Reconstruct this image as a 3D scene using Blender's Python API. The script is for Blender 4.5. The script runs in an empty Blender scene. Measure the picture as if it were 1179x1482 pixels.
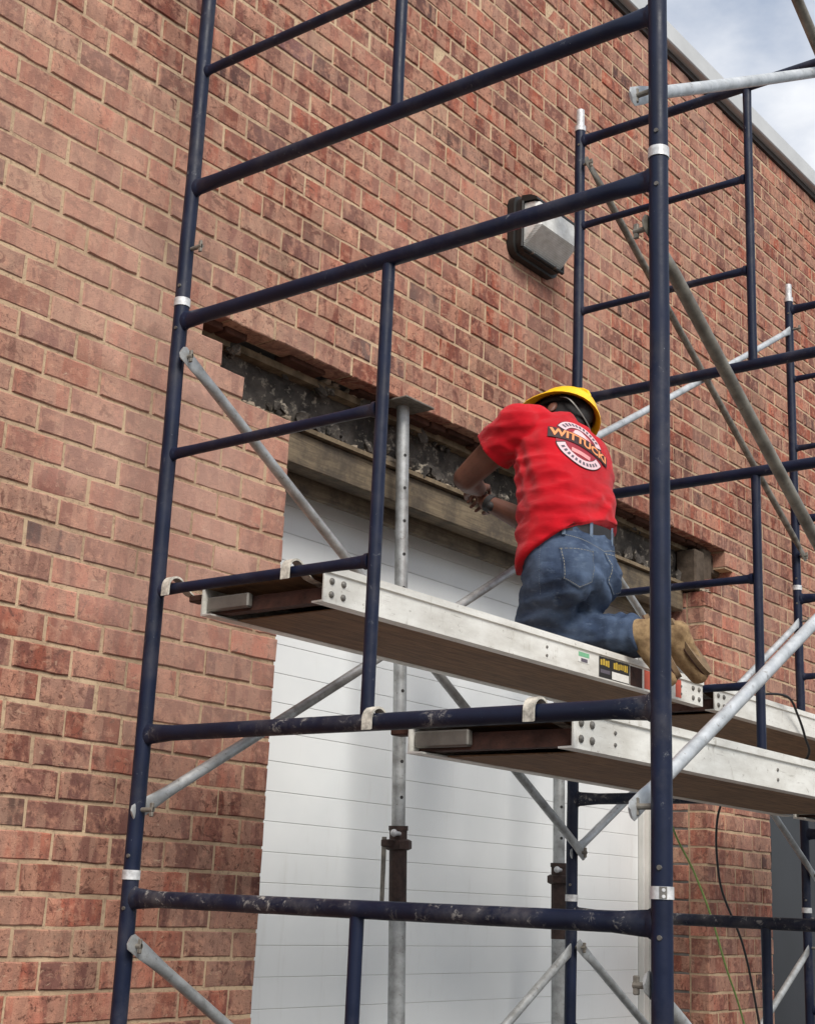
import bpy, bmesh, math, random
from mathutils import Vector, Matrix
from mathutils.bvhtree import BVHTree
from mathutils import noise as mnoise
random.seed(7)
scn = bpy.context.scene
R = math.radians
ZO = 1.66                      # ground is z = 0; drawings below use scaffold datum, ZO above ground

# ------------------------------------------------------------------ camera
CAM = Vector((-2.5548, -2.9028, -0.0266))
YAW, PITCH, ROLL, FPX = R(51.304), R(15.15), R(2.466), 2075.58
fw = Vector((math.sin(YAW)*math.cos(PITCH), math.cos(YAW)*math.cos(PITCH), math.sin(PITCH)))
r0 = Vector((math.cos(YAW), -math.sin(YAW), 0)); u0 = r0.cross(fw)
rt = math.cos(ROLL)*r0 + math.sin(ROLL)*u0
up = -math.sin(ROLL)*r0 + math.cos(ROLL)*u0
cd = bpy.data.cameras.new('camera'); cam = bpy.data.objects.new('camera', cd)
scn.collection.objects.link(cam); scn.camera = cam
cam.matrix_world = Matrix(((rt.x, up.x, -fw.x, CAM.x), (rt.y, up.y, -fw.y, CAM.y), (rt.z, up.z, -fw.z, CAM.z+ZO), (0, 0, 0, 1)))
cd.sensor_fit = 'VERTICAL'; cd.sensor_height = 36.0; cd.lens = 36.0*FPX/1482.0
cd.clip_start = 0.05; cd.clip_end = 3000
def px(p):
    d = Vector(p) - CAM; z = d.dot(fw)
    return (589.5+FPX*d.dot(rt)/z, 741-FPX*d.dot(up)/z, z)

# ------------------------------------------------------------------ world, sun, exposure
SUN_AZ_FROM = Vector((-0.50, -0.80, 0)).normalized(); SUN_EL = R(46)
w = bpy.data.worlds.new('World'); scn.world = w; w.use_nodes = True
nt = w.node_tree; nt.nodes.clear()
def N(t, **k):
    n = nt.nodes.new(t)
    for a, b in k.items(): setattr(n, a, b)
    return n
out = N('ShaderNodeOutputWorld'); bg = N('ShaderNodeBackground'); bg.inputs['Strength'].default_value = 0.1
sky = N('ShaderNodeTexSky'); sky.sky_type = 'NISHITA'; sky.sun_disc = False
sky.sun_elevation = SUN_EL; sky.sun_rotation = math.atan2(SUN_AZ_FROM.x, SUN_AZ_FROM.y); sky.air_density = 1.2; sky.dust_density = 2.0
tc = N('ShaderNodeTexCoord'); mp = N('ShaderNodeMapping'); mp.inputs['Scale'].default_value = (1, 1, 1.8); mp.inputs['Location'].default_value = (0.35, 0.1, 0.25)
n1 = N('ShaderNodeTexNoise'); n1.inputs['Scale'].default_value = 4.2; n1.inputs['Detail'].default_value = 8; n1.inputs['Roughness'].default_value = 0.55
n2 = N('ShaderNodeTexNoise'); n2.inputs['Scale'].default_value = 9.0; n2.inputs['Detail'].default_value = 6
cr = N('ShaderNodeValToRGB'); cr.color_ramp.elements[0].position = 0.38; cr.color_ramp.elements[1].position = 0.60
cr.color_ramp.elements[0].color = (0.30, 0.30, 0.30, 1)
cc = N('ShaderNodeValToRGB'); cc.color_ramp.elements[0].position = 0.32; cc.color_ramp.elements[1].position = 0.68
cc.color_ramp.elements[0].color = (4.2, 4.5, 5.1, 1); cc.color_ramp.elements[1].color = (6.6, 6.7, 6.9, 1)
mx = N('ShaderNodeMixRGB')
L = nt.links.new
L(tc.outputs['Generated'], mp.inputs['Vector']); L(mp.outputs[0], n1.inputs['Vector']); L(mp.outputs[0], n2.inputs['Vector'])
L(n1.outputs['Fac'], cr.inputs[0]); L(n2.outputs['Fac'], cc.inputs[0])
L(cr.outputs[0], mx.inputs[0]); L(sky.outputs[0], mx.inputs[1]); L(cc.outputs[0], mx.inputs[2])
L(mx.outputs[0], bg.inputs['Color']); L(bg.outputs[0], out.inputs['Surface'])
sd = bpy.data.lights.new('sun', 'SUN'); sd.energy = 2.3; sd.angle = R(24); sd.color = (1, 0.955, 0.89)
sun = bpy.data.objects.new('sun', sd); scn.collection.objects.link(sun)
sv = SUN_AZ_FROM*math.cos(SUN_EL) + Vector((0, 0, math.sin(SUN_EL)))
sun.rotation_euler = (-sv).to_track_quat('-Z', 'Y').to_euler(); sun.location = sv*20
vs = scn.view_settings; vs.view_transform = 'Standard'; vs.look = 'None'; vs.gamma = 1; vs.use_curve_mapping = False
vs.exposure = 0.66
scn.cycles.use_denoising = True

# ------------------------------------------------------------------ mesh helpers
def basis(d):
    d = Vector(d).normalized()
    a = Vector((0, 0, 1)) if abs(d.z) < 0.9 else Vector((1, 0, 0))
    x = a.cross(d).normalized(); return x, d.cross(x).normalized(), d      # x horizontal, y "up"-ish
class MB:
    def __init__(s): s.v = []; s.f = []
    def add(s, v, f):
        o = len(s.v); s.v += [Vector(q) for q in v]; s.f += [tuple(i+o for i in q) for q in f]; return s
    def box(s, x0, y0, z0, x1, y1, z1):
        return s.add([(x0,y0,z0),(x1,y0,z0),(x1,y1,z0),(x0,y1,z0),(x0,y0,z1),(x1,y0,z1),(x1,y1,z1),(x0,y1,z1)],
                     [(0,3,2,1),(4,5,6,7),(0,1,5,4),(1,2,6,5),(2,3,7,6),(3,0,4,7)])
    def bbox(s, x0, y0, z0, x1, y1, z1, b=0.004):          # chamfered box
        bm = bmesh.new(); m = MB().box(x0,y0,z0,x1,y1,z1)
        vs_ = [bm.verts.new(q) for q in m.v]
        for q in m.f: bm.faces.new([vs_[i] for i in q])
        bmesh.ops.bevel(bm, geom=list(bm.edges), offset=b, segments=1, affect='EDGES')
        bm.verts.index_update(); s.add([q.co.copy() for q in bm.verts], [[q.index for q in f.verts] for f in bm.faces]); bm.free(); return s
    def sweep(s, pts, sec, n=14, cap=True):                 # sec: per point (rx, ry) or r
        pts = [Vector(p) for p in pts]; vv = []; ff = []; pxx = None
        for i, p in enumerate(pts):
            d = (pts[min(i+1, len(pts)-1)] - pts[max(i-1, 0)])
            if d.length < 1e-9: d = Vector((0, 0, 1))
            if pxx is None: x, y, d = basis(d)
            else:
                d = d.normalized(); x = (pxx - d*pxx.dot(d)).normalized(); y = d.cross(x)
            pxx = x; q = sec[i] if isinstance(sec, list) else sec
            a, b = q if isinstance(q, (list, tuple)) else (q, q)
            for k in range(n):
                t = 2*math.pi*k/n; vv.append(p + x*math.cos(t)*a + y*math.sin(t)*b)
        for i in range(len(pts)-1):
            for k in range(n):
                k2 = (k+1) % n; ff.append((i*n+k, i*n+k2, (i+1)*n+k2, (i+1)*n+k))
        if cap: ff.append(tuple(range(n-1, -1, -1))); ff.append(tuple((len(pts)-1)*n+k for k in range(n)))
        return s.add(vv, ff)
    def tube(s, a, b, r, n=14): return s.sweep([a, b], r, n)
    def loft(s, rings, cap=True):                           # rings: lists of equal point counts
        n = len(rings[0]); vv = [Vector(q) for rg in rings for q in rg]; ff = []
        for i in range(len(rings)-1):
            for k in range(n):
                k2 = (k+1) % n; ff.append((i*n+k, i*n+k2, (i+1)*n+k2, (i+1)*n+k))
        if cap: ff.append(tuple(range(n-1, -1, -1))); ff.append(tuple((len(rings)-1)*n+k for k in range(n)))
        return s.add(vv, ff)
    def ball(s, c, rad, M=None, nu=18, nv=12):
        c = Vector(c); rad = (rad,)*3 if not isinstance(rad, (tuple, list)) else rad; M = M or Matrix.Identity(3); vv = []; ff = []
        for j in range(nv+1):
            ph = math.pi*j/nv
            for i in range(nu):
                t = 2*math.pi*i/nu
                vv.append(c + M @ Vector((rad[0]*math.sin(ph)*math.cos(t), rad[1]*math.sin(ph)*math.sin(t), -rad[2]*math.cos(ph))))
        for j in range(nv):
            for i in range(nu):
                i2 = (i+1) % nu; ff.append((j*nu+i, j*nu+i2, (j+1)*nu+i2, (j+1)*nu+i))
        return s.add(vv, ff)
    def lump(s, c, rad, M, g_):
        o = len(s.v); s.ball(c, rad, M, 7, 5); c = Vector(c)
        for i in range(o, len(s.v)): s.v[i] = c + (s.v[i]-c)*(0.75+0.6*(mnoise.noise(s.v[i]*90)+0.4*mnoise.noise(s.v[i]*220)))
        return s
    def capsule(s, a, b, ra, rb, n=16):
        a, b = Vector(a), Vector(b); d = (b-a).normalized(); pts = []; rr = []
        for k in range(5): t = math.pi/2*(1-k/4); pts.append(a - d*ra*math.sin(t)); rr.append(max(ra*math.cos(t), 1e-4))
        for k in range(5): t = math.pi/2*k/4; pts.append(b + d*rb*math.sin(t)); rr.append(max(rb*math.cos(t), 1e-4))
        return s.sweep(pts, rr, n)
    def mesh(s, name, mat, off=(0, 0, 0), smooth=True, ang=35, weld=False):
        me = bpy.data.meshes.new(name); o = Vector(off)
        me.from_pydata([tuple(q-o) for q in s.v], [], s.f)
        bm = bmesh.new(); bm.from_mesh(me)
        if weld: bmesh.ops.remove_doubles(bm, verts=bm.verts, dist=1e-5)
        bmesh.ops.recalc_face_normals(bm, faces=bm.faces); bm.to_mesh(me); bm.free()
        if smooth:
            me.polygons.foreach_set('use_smooth', [True]*len(me.polygons)); me.set_sharp_from_angle(angle=R(ang))
        if mat: me.materials.append(mat)
        return me
COL = scn.collection
ROOT = {}                                                    # calibrated base point of each root object
def tag(o, label, cat, group=None, kind=None):
    if label: o['label'] = label
    if cat: o['category'] = cat
    if group: o['group'] = group
    if kind: o['kind'] = kind
    return o
def thing(name, base, label, cat, group=None):
    o = bpy.data.objects.new(name, None); COL.objects.link(o); o.empty_display_size = 0.1
    o.location = Vector(base) + Vector((0, 0, ZO)); ROOT[o.name] = Vector(base)
    return tag(o, label, cat, group)
def base_of(o):
    while o.parent: o = o.parent
    return ROOT[o.name]
def part(name, mb, mat, parent, smooth=True, ang=35, label=None, kind=None):
    me = mb.mesh(name, mat, base_of(parent), smooth, ang)
    o = bpy.data.objects.new(name, me); COL.objects.link(o); o.parent = parent
    if label: o['label'] = label
    if kind: o['kind'] = kind
    return o
def solo(name, mb, mat, base, label=None, cat=None, group=None, kind=None, smooth=True):
    o = bpy.data.objects.new(name, mb.mesh(name, mat, base, smooth)); COL.objects.link(o)
    o.location = Vector(base) + Vector((0, 0, ZO)); ROOT[o.name] = Vector(base)
    return tag(o, label, cat, group, kind)

# ------------------------------------------------------------------ materials
def srgb(r, g, b):
    f = lambda c: ((c/255+0.055)/1.055)**2.4 if c/255 > 0.04045 else c/255/12.92
    return (f(r), f(g), f(b), 1)
class MT:
    def __init__(s, name, rough=0.6, metal=0.0, spec=None):
        s.m = bpy.data.materials.new(name); s.m.use_nodes = True; s.t = s.m.node_tree
        s.b = s.t.nodes['Principled BSDF']; s.b.inputs['Roughness'].default_value = rough; s.b.inputs['Metallic'].default_value = metal
        if spec is not None: s.b.inputs['Specular IOR Level'].default_value = spec
        g = s.t.nodes.new('ShaderNodeNewGeometry'); s.pos = g.outputs['Position']
    def n(s, t, **k):
        q = s.t.nodes.new(t)
        for a, b in k.items(): setattr(q, a, b)
        return q
    def link(s, a, b): s.t.links.new(a, b)
    def noise(s, scale, detail=4, rough=0.55, stretch=None, src=None, dist=0):
        q = s.n('ShaderNodeTexNoise'); q.inputs['Scale'].default_value = scale; q.inputs['Detail'].default_value = detail; q.inputs['Roughness'].default_value = rough
        q.inputs['Distortion'].default_value = dist; v = src or s.pos
        if stretch:
            m = s.n('ShaderNodeMapping'); m.inputs['Scale'].default_value = stretch; s.link(v, m.inputs['Vector']); v = m.outputs[0]
        s.link(v, q.inputs['Vector']); return q.outputs['Fac']
    def ramp(s, fac, *st):
        q = s.n('ShaderNodeValToRGB'); e = q.color_ramp.elements
        while len(e) < len(st): e.new(0.5)
        for i, (p, c) in enumerate(st): e[i].position = p; e[i].color = c if isinstance(c, tuple) else (c, c, c, 1)
        s.link(fac, q.inputs[0]); return q.outputs[0]
    def mix(s, fac, a, b, mode='MIX'):
        q = s.n('ShaderNodeMixRGB'); q.blend_type = mode
        for i, v in enumerate((fac, a, b)):
            if isinstance(v, (int, float)): q.inputs[i].default_value = v
            elif isinstance(v, tuple): q.inputs[i].default_value = v
            else: s.link(v, q.inputs[i])
        return q.outputs[0]
    def col(s, v):
        if isinstance(v, tuple): s.b.inputs['Base Color'].default_value = v
        else: s.link(v, s.b.inputs['Base Color'])
        return s
    def rgh(s, v): s.link(v, s.b.inputs['Roughness']); return s
    def bump(s, h, strength=0.3, dist=0.002):
        q = s.n('ShaderNodeBump'); q.inputs['Strength'].default_value = strength; q.inputs['Distance'].default_value = dist
        s.link(h, q.inputs['Height']); s.link(q.outputs[0], s.b.inputs['Normal']); return s
    def bw(s, c): q = s.n('ShaderNodeRGBToBW'); s.link(c, q.inputs[0]); return q.outputs[0]

def mk_brick(name, use_attr):
    M = MT(name, 0.92, 0, 0.22)
    if use_attr: q = M.n('ShaderNodeAttribute'); q.attribute_name = 'tone'; base = q.outputs['Color']
    else: q = M.n('ShaderNodeObjectInfo'); base = q.outputs['Color']
    sc_ = M.n('ShaderNodeVectorMath', operation='SCALE'); M.link(base, sc_.inputs[0]); sc_.inputs['Scale'].default_value = 61.0
    ad = M.n('ShaderNodeVectorMath', operation='ADD'); M.link(M.pos, ad.inputs[0]); M.link(sc_.outputs[0], ad.inputs[1]); own = ad.outputs[0]   # every brick its own pattern
    c = M.mix(M.ramp(M.noise(1.0, 3, 0.6, (17, 17, 3.5), own), (0.42, 0), (0.58, 0.70)), base, srgb(116, 78, 70))
    c = M.mix(M.ramp(M.noise(1.0, 2, 0.5, (13, 13, 2), own), (0.50, 0), (0.53, 0.50)), c, srgb(182, 142, 120))
    c = M.mix(M.ramp(M.noise(30, 5, 0.66, None, own), (0.48, 0), (0.70, 0.75)), c, srgb(204, 150, 124))
    c = M.mix(M.ramp(M.noise(17, 5, 0.72, None, own, 1.4), (0.555, 0), (0.64, 0.85)), c, srgb(96, 60, 52))
    c = M.mix(M.ramp(M.noise(75, 4, 0.75, None, own), (0.565, 0), (0.66, 0.8)), c, srgb(78, 52, 46))
    c = M.mix(M.ramp(M.noise(260, 2, 0.7), (0.56, 0), (0.70, 0.5)), c, srgb(92, 64, 56))
    # lime, mortar smear and cutting dust on the faces
    c = M.mix(M.ramp(M.noise(24, 5, 0.75, (1, 1, 2.2), None, 0.6), (0.60, 0), (0.70, 0.60)), c, srgb(206, 178, 150))
    c = M.mix(M.ramp(M.noise(1.5, 5, 0.6, (1, 1, 0.8)), (0.44, 0), (0.72, 0.45)), c, srgb(196, 156, 138))
    def blob(px_, pz_, sx_, sz_, lo, hi, amt, colr, c):
        d = M.n('ShaderNodeVectorMath', operation='DISTANCE'); mp_ = M.n('ShaderNodeMapping'); mp_.inputs['Scale'].default_value = (sx_, 0.0, sz_); M.link(M.pos, mp_.inputs['Vector'])
        M.link(mp_.outputs[0], d.inputs[0]); d.inputs[1].default_value = (px_*sx_, 0, (pz_+ZO)*sz_)
        ed = M.n('ShaderNodeMath', operation='ADD'); M.link(d.outputs['Value'], ed.inputs[0])
        ws = M.n('ShaderNodeMath', operation='MULTIPLY'); M.link(M.noise(3.0, 4, 0.6), ws.inputs[0]); ws.inputs[1].default_value = 0.5; M.link(ws.outputs[0], ed.inputs[1])
        return M.mix(M.ramp(ed.outputs[0], (lo, amt), (hi, 0.0)), c, colr)
    c = blob(0.40, 1.12, 0.85, 0.70, 0.30, 0.88, 0.58, srgb(214, 172, 154), c)
    c = blob(-0.1, 1.95, 0.8, 0.9, 0.30, 0.95, 0.5, srgb(206, 164, 144), c)
    M.col(c)
    h = M.mix(0.55, M.noise(330, 3, 0.7), M.noise(60, 6, 0.75, None, own)); M.bump(h, 0.9, 0.006)
    return M.m
m_brick_o = mk_brick('brick_single', False); m_brick_a = mk_brick('brick_field', True)
def m_simple(name, c, rough=0.6, metal=0.0, spec=None, var=0.25, scale=14, bump=0.0, bs=200, dark=None):
    M = MT(name, rough, metal, spec)
    d = dark or tuple(x*(1-var*1.6) for x in c[:3])+(1,)
    M.col(M.mix(M.ramp(M.noise(scale, 5, 0.6), (0.35, 0), (0.7, 1)), c, d))
    if bump: M.bump(M.noise(bs, 4, 0.65), bump, 0.003)
    return M.m
M = MT('mortar', 0.95, 0, 0.2)
c = M.mix(M.ramp(M.noise(6, 5, 0.65), (0.35, 0), (0.7, 1)), srgb(206, 180, 148), srgb(162, 136, 112))
c = M.mix(M.ramp(M.noise(90, 3, 0.6), (0.52, 0), (0.68, 0.6)), c, srgb(134, 106, 90)); M.col(c); M.bump(M.noise(260, 4, 0.7), 0.7, 0.004); m_mortar = M.m
# navy paint with chips, dried mortar and scuffs
def mk_paint(name, base, chip, lo, amount=0.85, dust=0.5):
    M = MT(name, 0.42, 0, 0.32)
    c = M.mix(M.ramp(M.noise(9, 5, 0.6), (0.35, 0), (0.75, 1)), base, tuple(x*1.6+0.001 for x in base[:3])+(1,))
    clus = M.ramp(M.noise(3.6, 3, 0.6), (0.46, 0), (0.60, 1.0))
    chipm = M.mix(1.0, M.ramp(M.noise(34, 7, 0.78, None, None, 0.5), (lo-0.10, 0), (lo-0.05, amount)), clus, 'MULTIPLY')
    c = M.mix(chipm, c, chip)
    dustm = M.mix(1.0, M.ramp(M.noise(12, 6, 0.7), (0.42, 0), (0.70, dust)), clus, 'MULTIPLY')
    c = M.mix(dustm, c, srgb(128, 122, 118))
    c = M.mix(M.ramp(M.noise(150, 3, 0.7), (0.73, 0), (0.76, 0.6)), c, srgb(172, 176, 182))
    M.col(c); M.rgh(M.ramp(M.noise(18, 5, 0.6), (0.3, 0.34), (0.75, 0.66))); M.bump(M.noise(60, 5, 0.7), 0.22, 0.002)
    return M.m
m_navy = mk_paint('navy_paint', srgb(8, 18, 41), srgb(118, 120, 124), 0.72, 0.8, 0.16)
m_navy_d = mk_paint('navy_paint_worn', srgb(8, 17, 37), srgb(160, 156, 150), 0.655, 0.85, 0.4)
m_band = m_simple('white_collar_metal', srgb(222, 222, 222), 0.4, 0.25, None, 0.3, 60)
def mk_galv(name, a, b, metal=0.55, rough=0.45):
    M = MT(name, rough, metal)
    c = M.mix(M.ramp(M.noise(16, 6, 0.65), (0.36, 0), (0.66, 1)), a, b)
    c = M.mix(M.ramp(M.noise(55, 4, 0.7), (0.60, 0), (0.70, 0.6)), c, srgb(96, 84, 72))
    M.col(c); M.rgh(M.ramp(M.noise(40, 4, 0.6), (0.3, 0.38), (0.7, 0.65))); M.bump(M.noise(90, 4, 0.7), 0.2, 0.002); return M.m
m_galv = mk_galv('galvanised_tube', srgb(182, 184, 184), srgb(140, 140, 138))
m_galv_l = mk_galv('galvanised_light', srgb(205, 208, 210), srgb(168, 172, 174), 0.5)
m_galv_t = mk_galv('galvanised_tan', srgb(142, 137, 126), srgb(98, 92, 84), 0.4, 0.55)
M = MT('aluminium_rail', 0.5, 0.25)
c = M.mix(M.ramp(M.noise(5, 5, 0.65, (1, 1, 3)), (0.38, 0), (0.68, 1)), srgb(240, 238, 230), srgb(210, 206, 196))
c = M.mix(M.ramp(M.noise(46, 5, 0.75), (0.62, 0), (0.70, 0.7)), c, srgb(132, 120, 104))
c = M.mix(M.ramp(M.noise(7, 4, 0.7, (4, 1, 1)), (0.60, 0), (0.74, 0.5)), c, srgb(150, 138, 118))
c = M.mix(M.ramp(M.noise(9, 6, 0.75, (1, 1, 14)), (0.60, 0), (0.68, 0.5)), c, srgb(142, 132, 118))
c = M.mix(M.ramp(M.noise(90, 4, 0.7), (0.66, 0), (0.70, 0.8)), c, srgb(244, 242, 236)); M.col(c); M.bump(M.noise(30, 5, 0.65), 0.3, 0.004); m_alu = M.m
m_rivet = m_simple('rivet_grey', srgb(128, 124, 118), 0.5, 0.5)
M = MT('plywood_deck', 0.8)
c = M.mix(M.ramp(M.noise(3, 5, 0.6, (2, 26, 20), None, 1.2), (0.35, 0), (0.68, 1)), srgb(146, 114, 82), srgb(98, 74, 54))
c = M.mix(M.ramp(M.noise(4, 5, 0.7), (0.5, 0), (0.75, 0.6)), c, srgb(84, 64, 50)); M.col(c); M.bump(M.noise(8, 4, 0.6, (3, 60, 40)), 0.3, 0.002); m_ply = M.m
m_hook = m_simple('hook_white', srgb(216, 210, 196), 0.65, 0.1, None, 0.4, 50, 0.5, 120)
m_steel_dirty = m_simple('dirty_steel', srgb(136, 130, 120), 0.6, 0.3, None, 0.4, 30, 0.3, 120)
m_sleeve = m_simple('dull_brown_sleeve', srgb(70, 52, 46), 0.7, 0.2, None, 0.4, 30, 0.5, 160)
m_rust = m_simple('rust_brown', srgb(78, 48, 38), 0.75, 0.1, None, 0.4, 30, 0.5, 160)
M = MT('white_door_panel', 0.45)
c = M.mix(M.ramp(M.noise(2.2, 4, 0.6), (0.4, 0), (0.7, 1)), srgb(234, 236, 235), srgb(226, 229, 229))
c = M.mix(M.ramp(M.noise(3.0, 5, 0.7, (7, 7, 0.8)), (0.58, 0), (0.80, 0.22)), c, srgb(182, 176, 166)); M.col(c); m_door = M.m
m_frame_w = m_simple('white_trim', srgb(214, 212, 206), 0.5, 0, None, 0.12, 5)
m_grey_door = m_simple('charcoal_door', srgb(44, 46, 51), 0.42, 0, None, 0.16, 3, 0.05, 60)
M = MT('header_timber', 0.8)
c = M.mix(M.ramp(M.noise(2.4, 5, 0.62, (1.4, 22, 26), None, 1.5), (0.35, 0), (0.68, 1)), srgb(124, 110, 88), srgb(88, 75, 59))
c = M.mix(M.ramp(M.noise(6, 5, 0.7), (0.44, 0), (0.62, 0.85)), c, srgb(66, 58, 49)); M.col(c); M.bump(M.noise(6, 4, 0.6, (2, 60, 60)), 0.35, 0.003); m_timber = M.m
M = MT('rough_concrete', 0.95, 0, 0.2)
c = M.mix(M.ramp(M.noise(7, 6, 0.7), (0.36, 0), (0.62, 1)), srgb(98, 92, 86), srgb(56, 53, 51))
c = M.mix(M.ramp(M.noise(24, 5, 0.7), (0.56, 0), (0.66, 0.75)), c, srgb(176, 166, 150)); M.col(c); M.bump(M.noise(40, 6, 0.75), 0.9, 0.012); m_conc = M.m
m_block = m_simple('grey_block', srgb(122, 116, 110), 0.95, 0, 0.2, 0.3, 9, 0.7, 120)
m_smear = m_simple('light_mortar_lump', srgb(164, 150, 132), 0.95, 0, 0.2, 0.35, 26, 0.8, 90)
m_coping = m_simple('coping_metal', srgb(196, 197, 196), 0.5, 0.1, None, 0.1, 4)
m_coping_shade = m_simple('painted_coping_shade', srgb(70, 62, 58), 0.7)  # shadow gap below the coping, put into a dark colour
m_black = m_simple('black_housing', srgb(24, 23, 22), 0.55, 0, None, 0.3, 40, 0.25, 160)
M = MT('prismatic_glass', 0.24, 0)
M.b.inputs['Transmission Weight'].default_value = 0.10; M.b.inputs['IOR'].default_value = 1.45
M.col(M.mix(M.ramp(M.noise(18, 5, 0.65), (0.35, 0), (0.7, 1)), srgb(236, 236, 232), srgb(196, 194, 188)))
wv_ = M.n('ShaderNodeTexWave'); wv_.inputs['Scale'].default_value = 55; wv_.bands_direction = 'Z'; M.link(M.pos, wv_.inputs['Vector']); M.bump(wv_.outputs['Fac'], 0.35, 0.003); m_glass = M.m
m_ground = m_simple('asphalt_lot', srgb(92, 90, 88), 0.9, 0, None, 0.25, 1.5, 0.6, 120)
def cord(name, c): return m_simple(name, c, 0.5, 0, None, 0.15, 50)
m_green = cord('green_rubber', srgb(120, 142, 76)); m_bcord = cord('black_rubber', srgb(26, 25, 25))
# cloth, skin
M = MT('red_cotton', 0.95, 0, 0.12); M.b.inputs['Sheen Weight'].default_value = 0.15
M.col(M.mix(M.ramp(M.noise(7, 4, 0.6), (0.35, 0), (0.7, 1)), srgb(204, 18, 34), srgb(170, 12, 28)))
M.bump(M.mix(0.35, M.noise(9, 3, 0.55, (1.2, 1.2, 3.4), None, 1.0), M.noise(700, 2, 0.5)), 0.45, 0.02); m_shirt = M.m
M = MT('denim', 0.85, 0, 0.25)
c = M.mix(M.ramp(M.noise(10, 5, 0.62), (0.34, 0), (0.66, 1)), srgb(50, 64, 88), srgb(88, 105, 130))
c = M.mix(M.ramp(M.noise(26, 4, 0.65, (1, 1, 2.5)), (0.58, 0), (0.78, 0.6)), c, srgb(126, 142, 160))
c = M.mix(M.ramp(M.noise(5, 3, 0.6), (0.55, 0), (0.75, 0.5)), c, srgb(44, 52, 66)); M.col(c)
M.bump(M.mix(0.3, M.noise(14, 4, 0.6, (1, 1, 2.2), None, 0.9), M.noise(900, 2, 0.5)), 0.6, 0.016); m_denim = M.m
m_stitch = m_simple('pale_stitching', srgb(150, 150, 140), 0.9)
m_denim_l = m_simple('denim_worn_edge', srgb(112, 128, 148), 0.9, 0, None, 0.25, 60)
m_belt = m_simple('belt_dark', srgb(40, 36, 36), 0.55, 0, None, 0.2, 40, 0.2)
M = MT('skin_brown', 0.5, 0, 0.4); M.b.inputs['Subsurface Weight'].default_value = 0.06; M.b.inputs['Subsurface Radius'].default_value = (0.02, 0.01, 0.006)
M.col(M.mix(M.ramp(M.noise(12, 4, 0.6), (0.35, 0), (0.7, 1)), srgb(108, 72, 58), srgb(86, 56, 45))); M.bump(M.noise(240, 3, 0.6), 0.15, 0.002); m_skin = M.m
m_hair = m_simple('hair_black', srgb(18, 16, 16), 0.8)
M = MT('yellow_shell', 0.34, 0)
c = M.mix(M.ramp(M.noise(14, 5, 0.65), (0.45, 0), (0.75, 0.5)), srgb(250, 200, 24), srgb(200, 146, 26)); M.col(c); M.bump(M.noise(80, 3, 0.6), 0.1, 0.002); m_hat = M.m
m_hat_in = m_simple('hat_inside', srgb(150, 108, 18), 0.6)
M = MT('tan_suede', 0.9, 0, 0.2)
c = M.mix(M.ramp(M.noise(26, 5, 0.65), (0.36, 0), (0.66, 1)), srgb(164, 138, 102), srgb(112, 90, 66)); M.col(c); M.bump(M.noise(70, 4, 0.7), 0.5, 0.004); m_boot = M.m
m_sole = m_simple('boot_sole', srgb(134, 110, 82), 0.8, 0, None, 0.3, 40, 0.3)
flat = lambda n, c: m_simple(n, c, 0.7, 0, None, 0.1, 60)
m_e_white = flat('print_white', srgb(224, 190, 194)); m_e_black = flat('print_black', srgb(52, 26, 28)); m_e_gold = flat('print_gold', srgb(232, 146, 92)); m_e_pink = flat('print_pink', srgb(232, 150, 150)); m_e_grey = flat('print_grey', srgb(92, 86, 96)); m_e_mar = flat('print_maroon', srgb(150, 30, 48))
m_s_green = flat('sticker_green', srgb(120, 180, 140)); m_s_yel = flat('sticker_yellow', srgb(196, 164, 60)); m_s_red = flat('sticker_red', srgb(196, 92, 72)); m_s_wht = flat('sticker_white', srgb(226, 224, 218)); m_s_blk = flat('sticker_black', srgb(36, 34, 34))

# ------------------------------------------------------------------ ground
GZ = -ZO
mb = MB(); mb.add([(-400, -400, GZ), (400, -400, GZ), (400, 400, GZ), (-400, 400, GZ)], [(0, 1, 2, 3)])
solo('ground', mb, m_ground, (0, 0, GZ), kind='structure')

# ------------------------------------------------------------------ brick building
YF = 0.30; CH = 0.0832; ZB = 0.031; BL = 0.2025; JT = 0.0105; BD = 0.092
XL, XR, ROW0, ROW1 = -2.2, 8.6, -21, 52
bld = thing('brick_building', (3.2, 0.6, GZ), 'red brick building wall with opened lintel above a white overhead door', 'building')
JX0, JX1 = 0.795, 3.83                     # overhead door jambs
DX0, DX1, DZT = 4.545, 5.52, 0.03+CH*7     # grey door
zr = lambda k: ZB + CH*k
def spans(k):
    """solid x-ranges of course k on the face"""
    if k <= 17: ho = [(JX0, JX1)]
    else: ho = {18: [(0.56, 3.93)], 19: [(0.455, 4.16)], 20: [(0.365, 4.07)]}.get(k, [])
    if zr(k) < DZT-0.01: ho = ho + [(DX0, DX1)]
    x = XL; o = []
    for a, b in ho: o.append((x, a)); x = b
    o.append((x, XR)); return o
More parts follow.
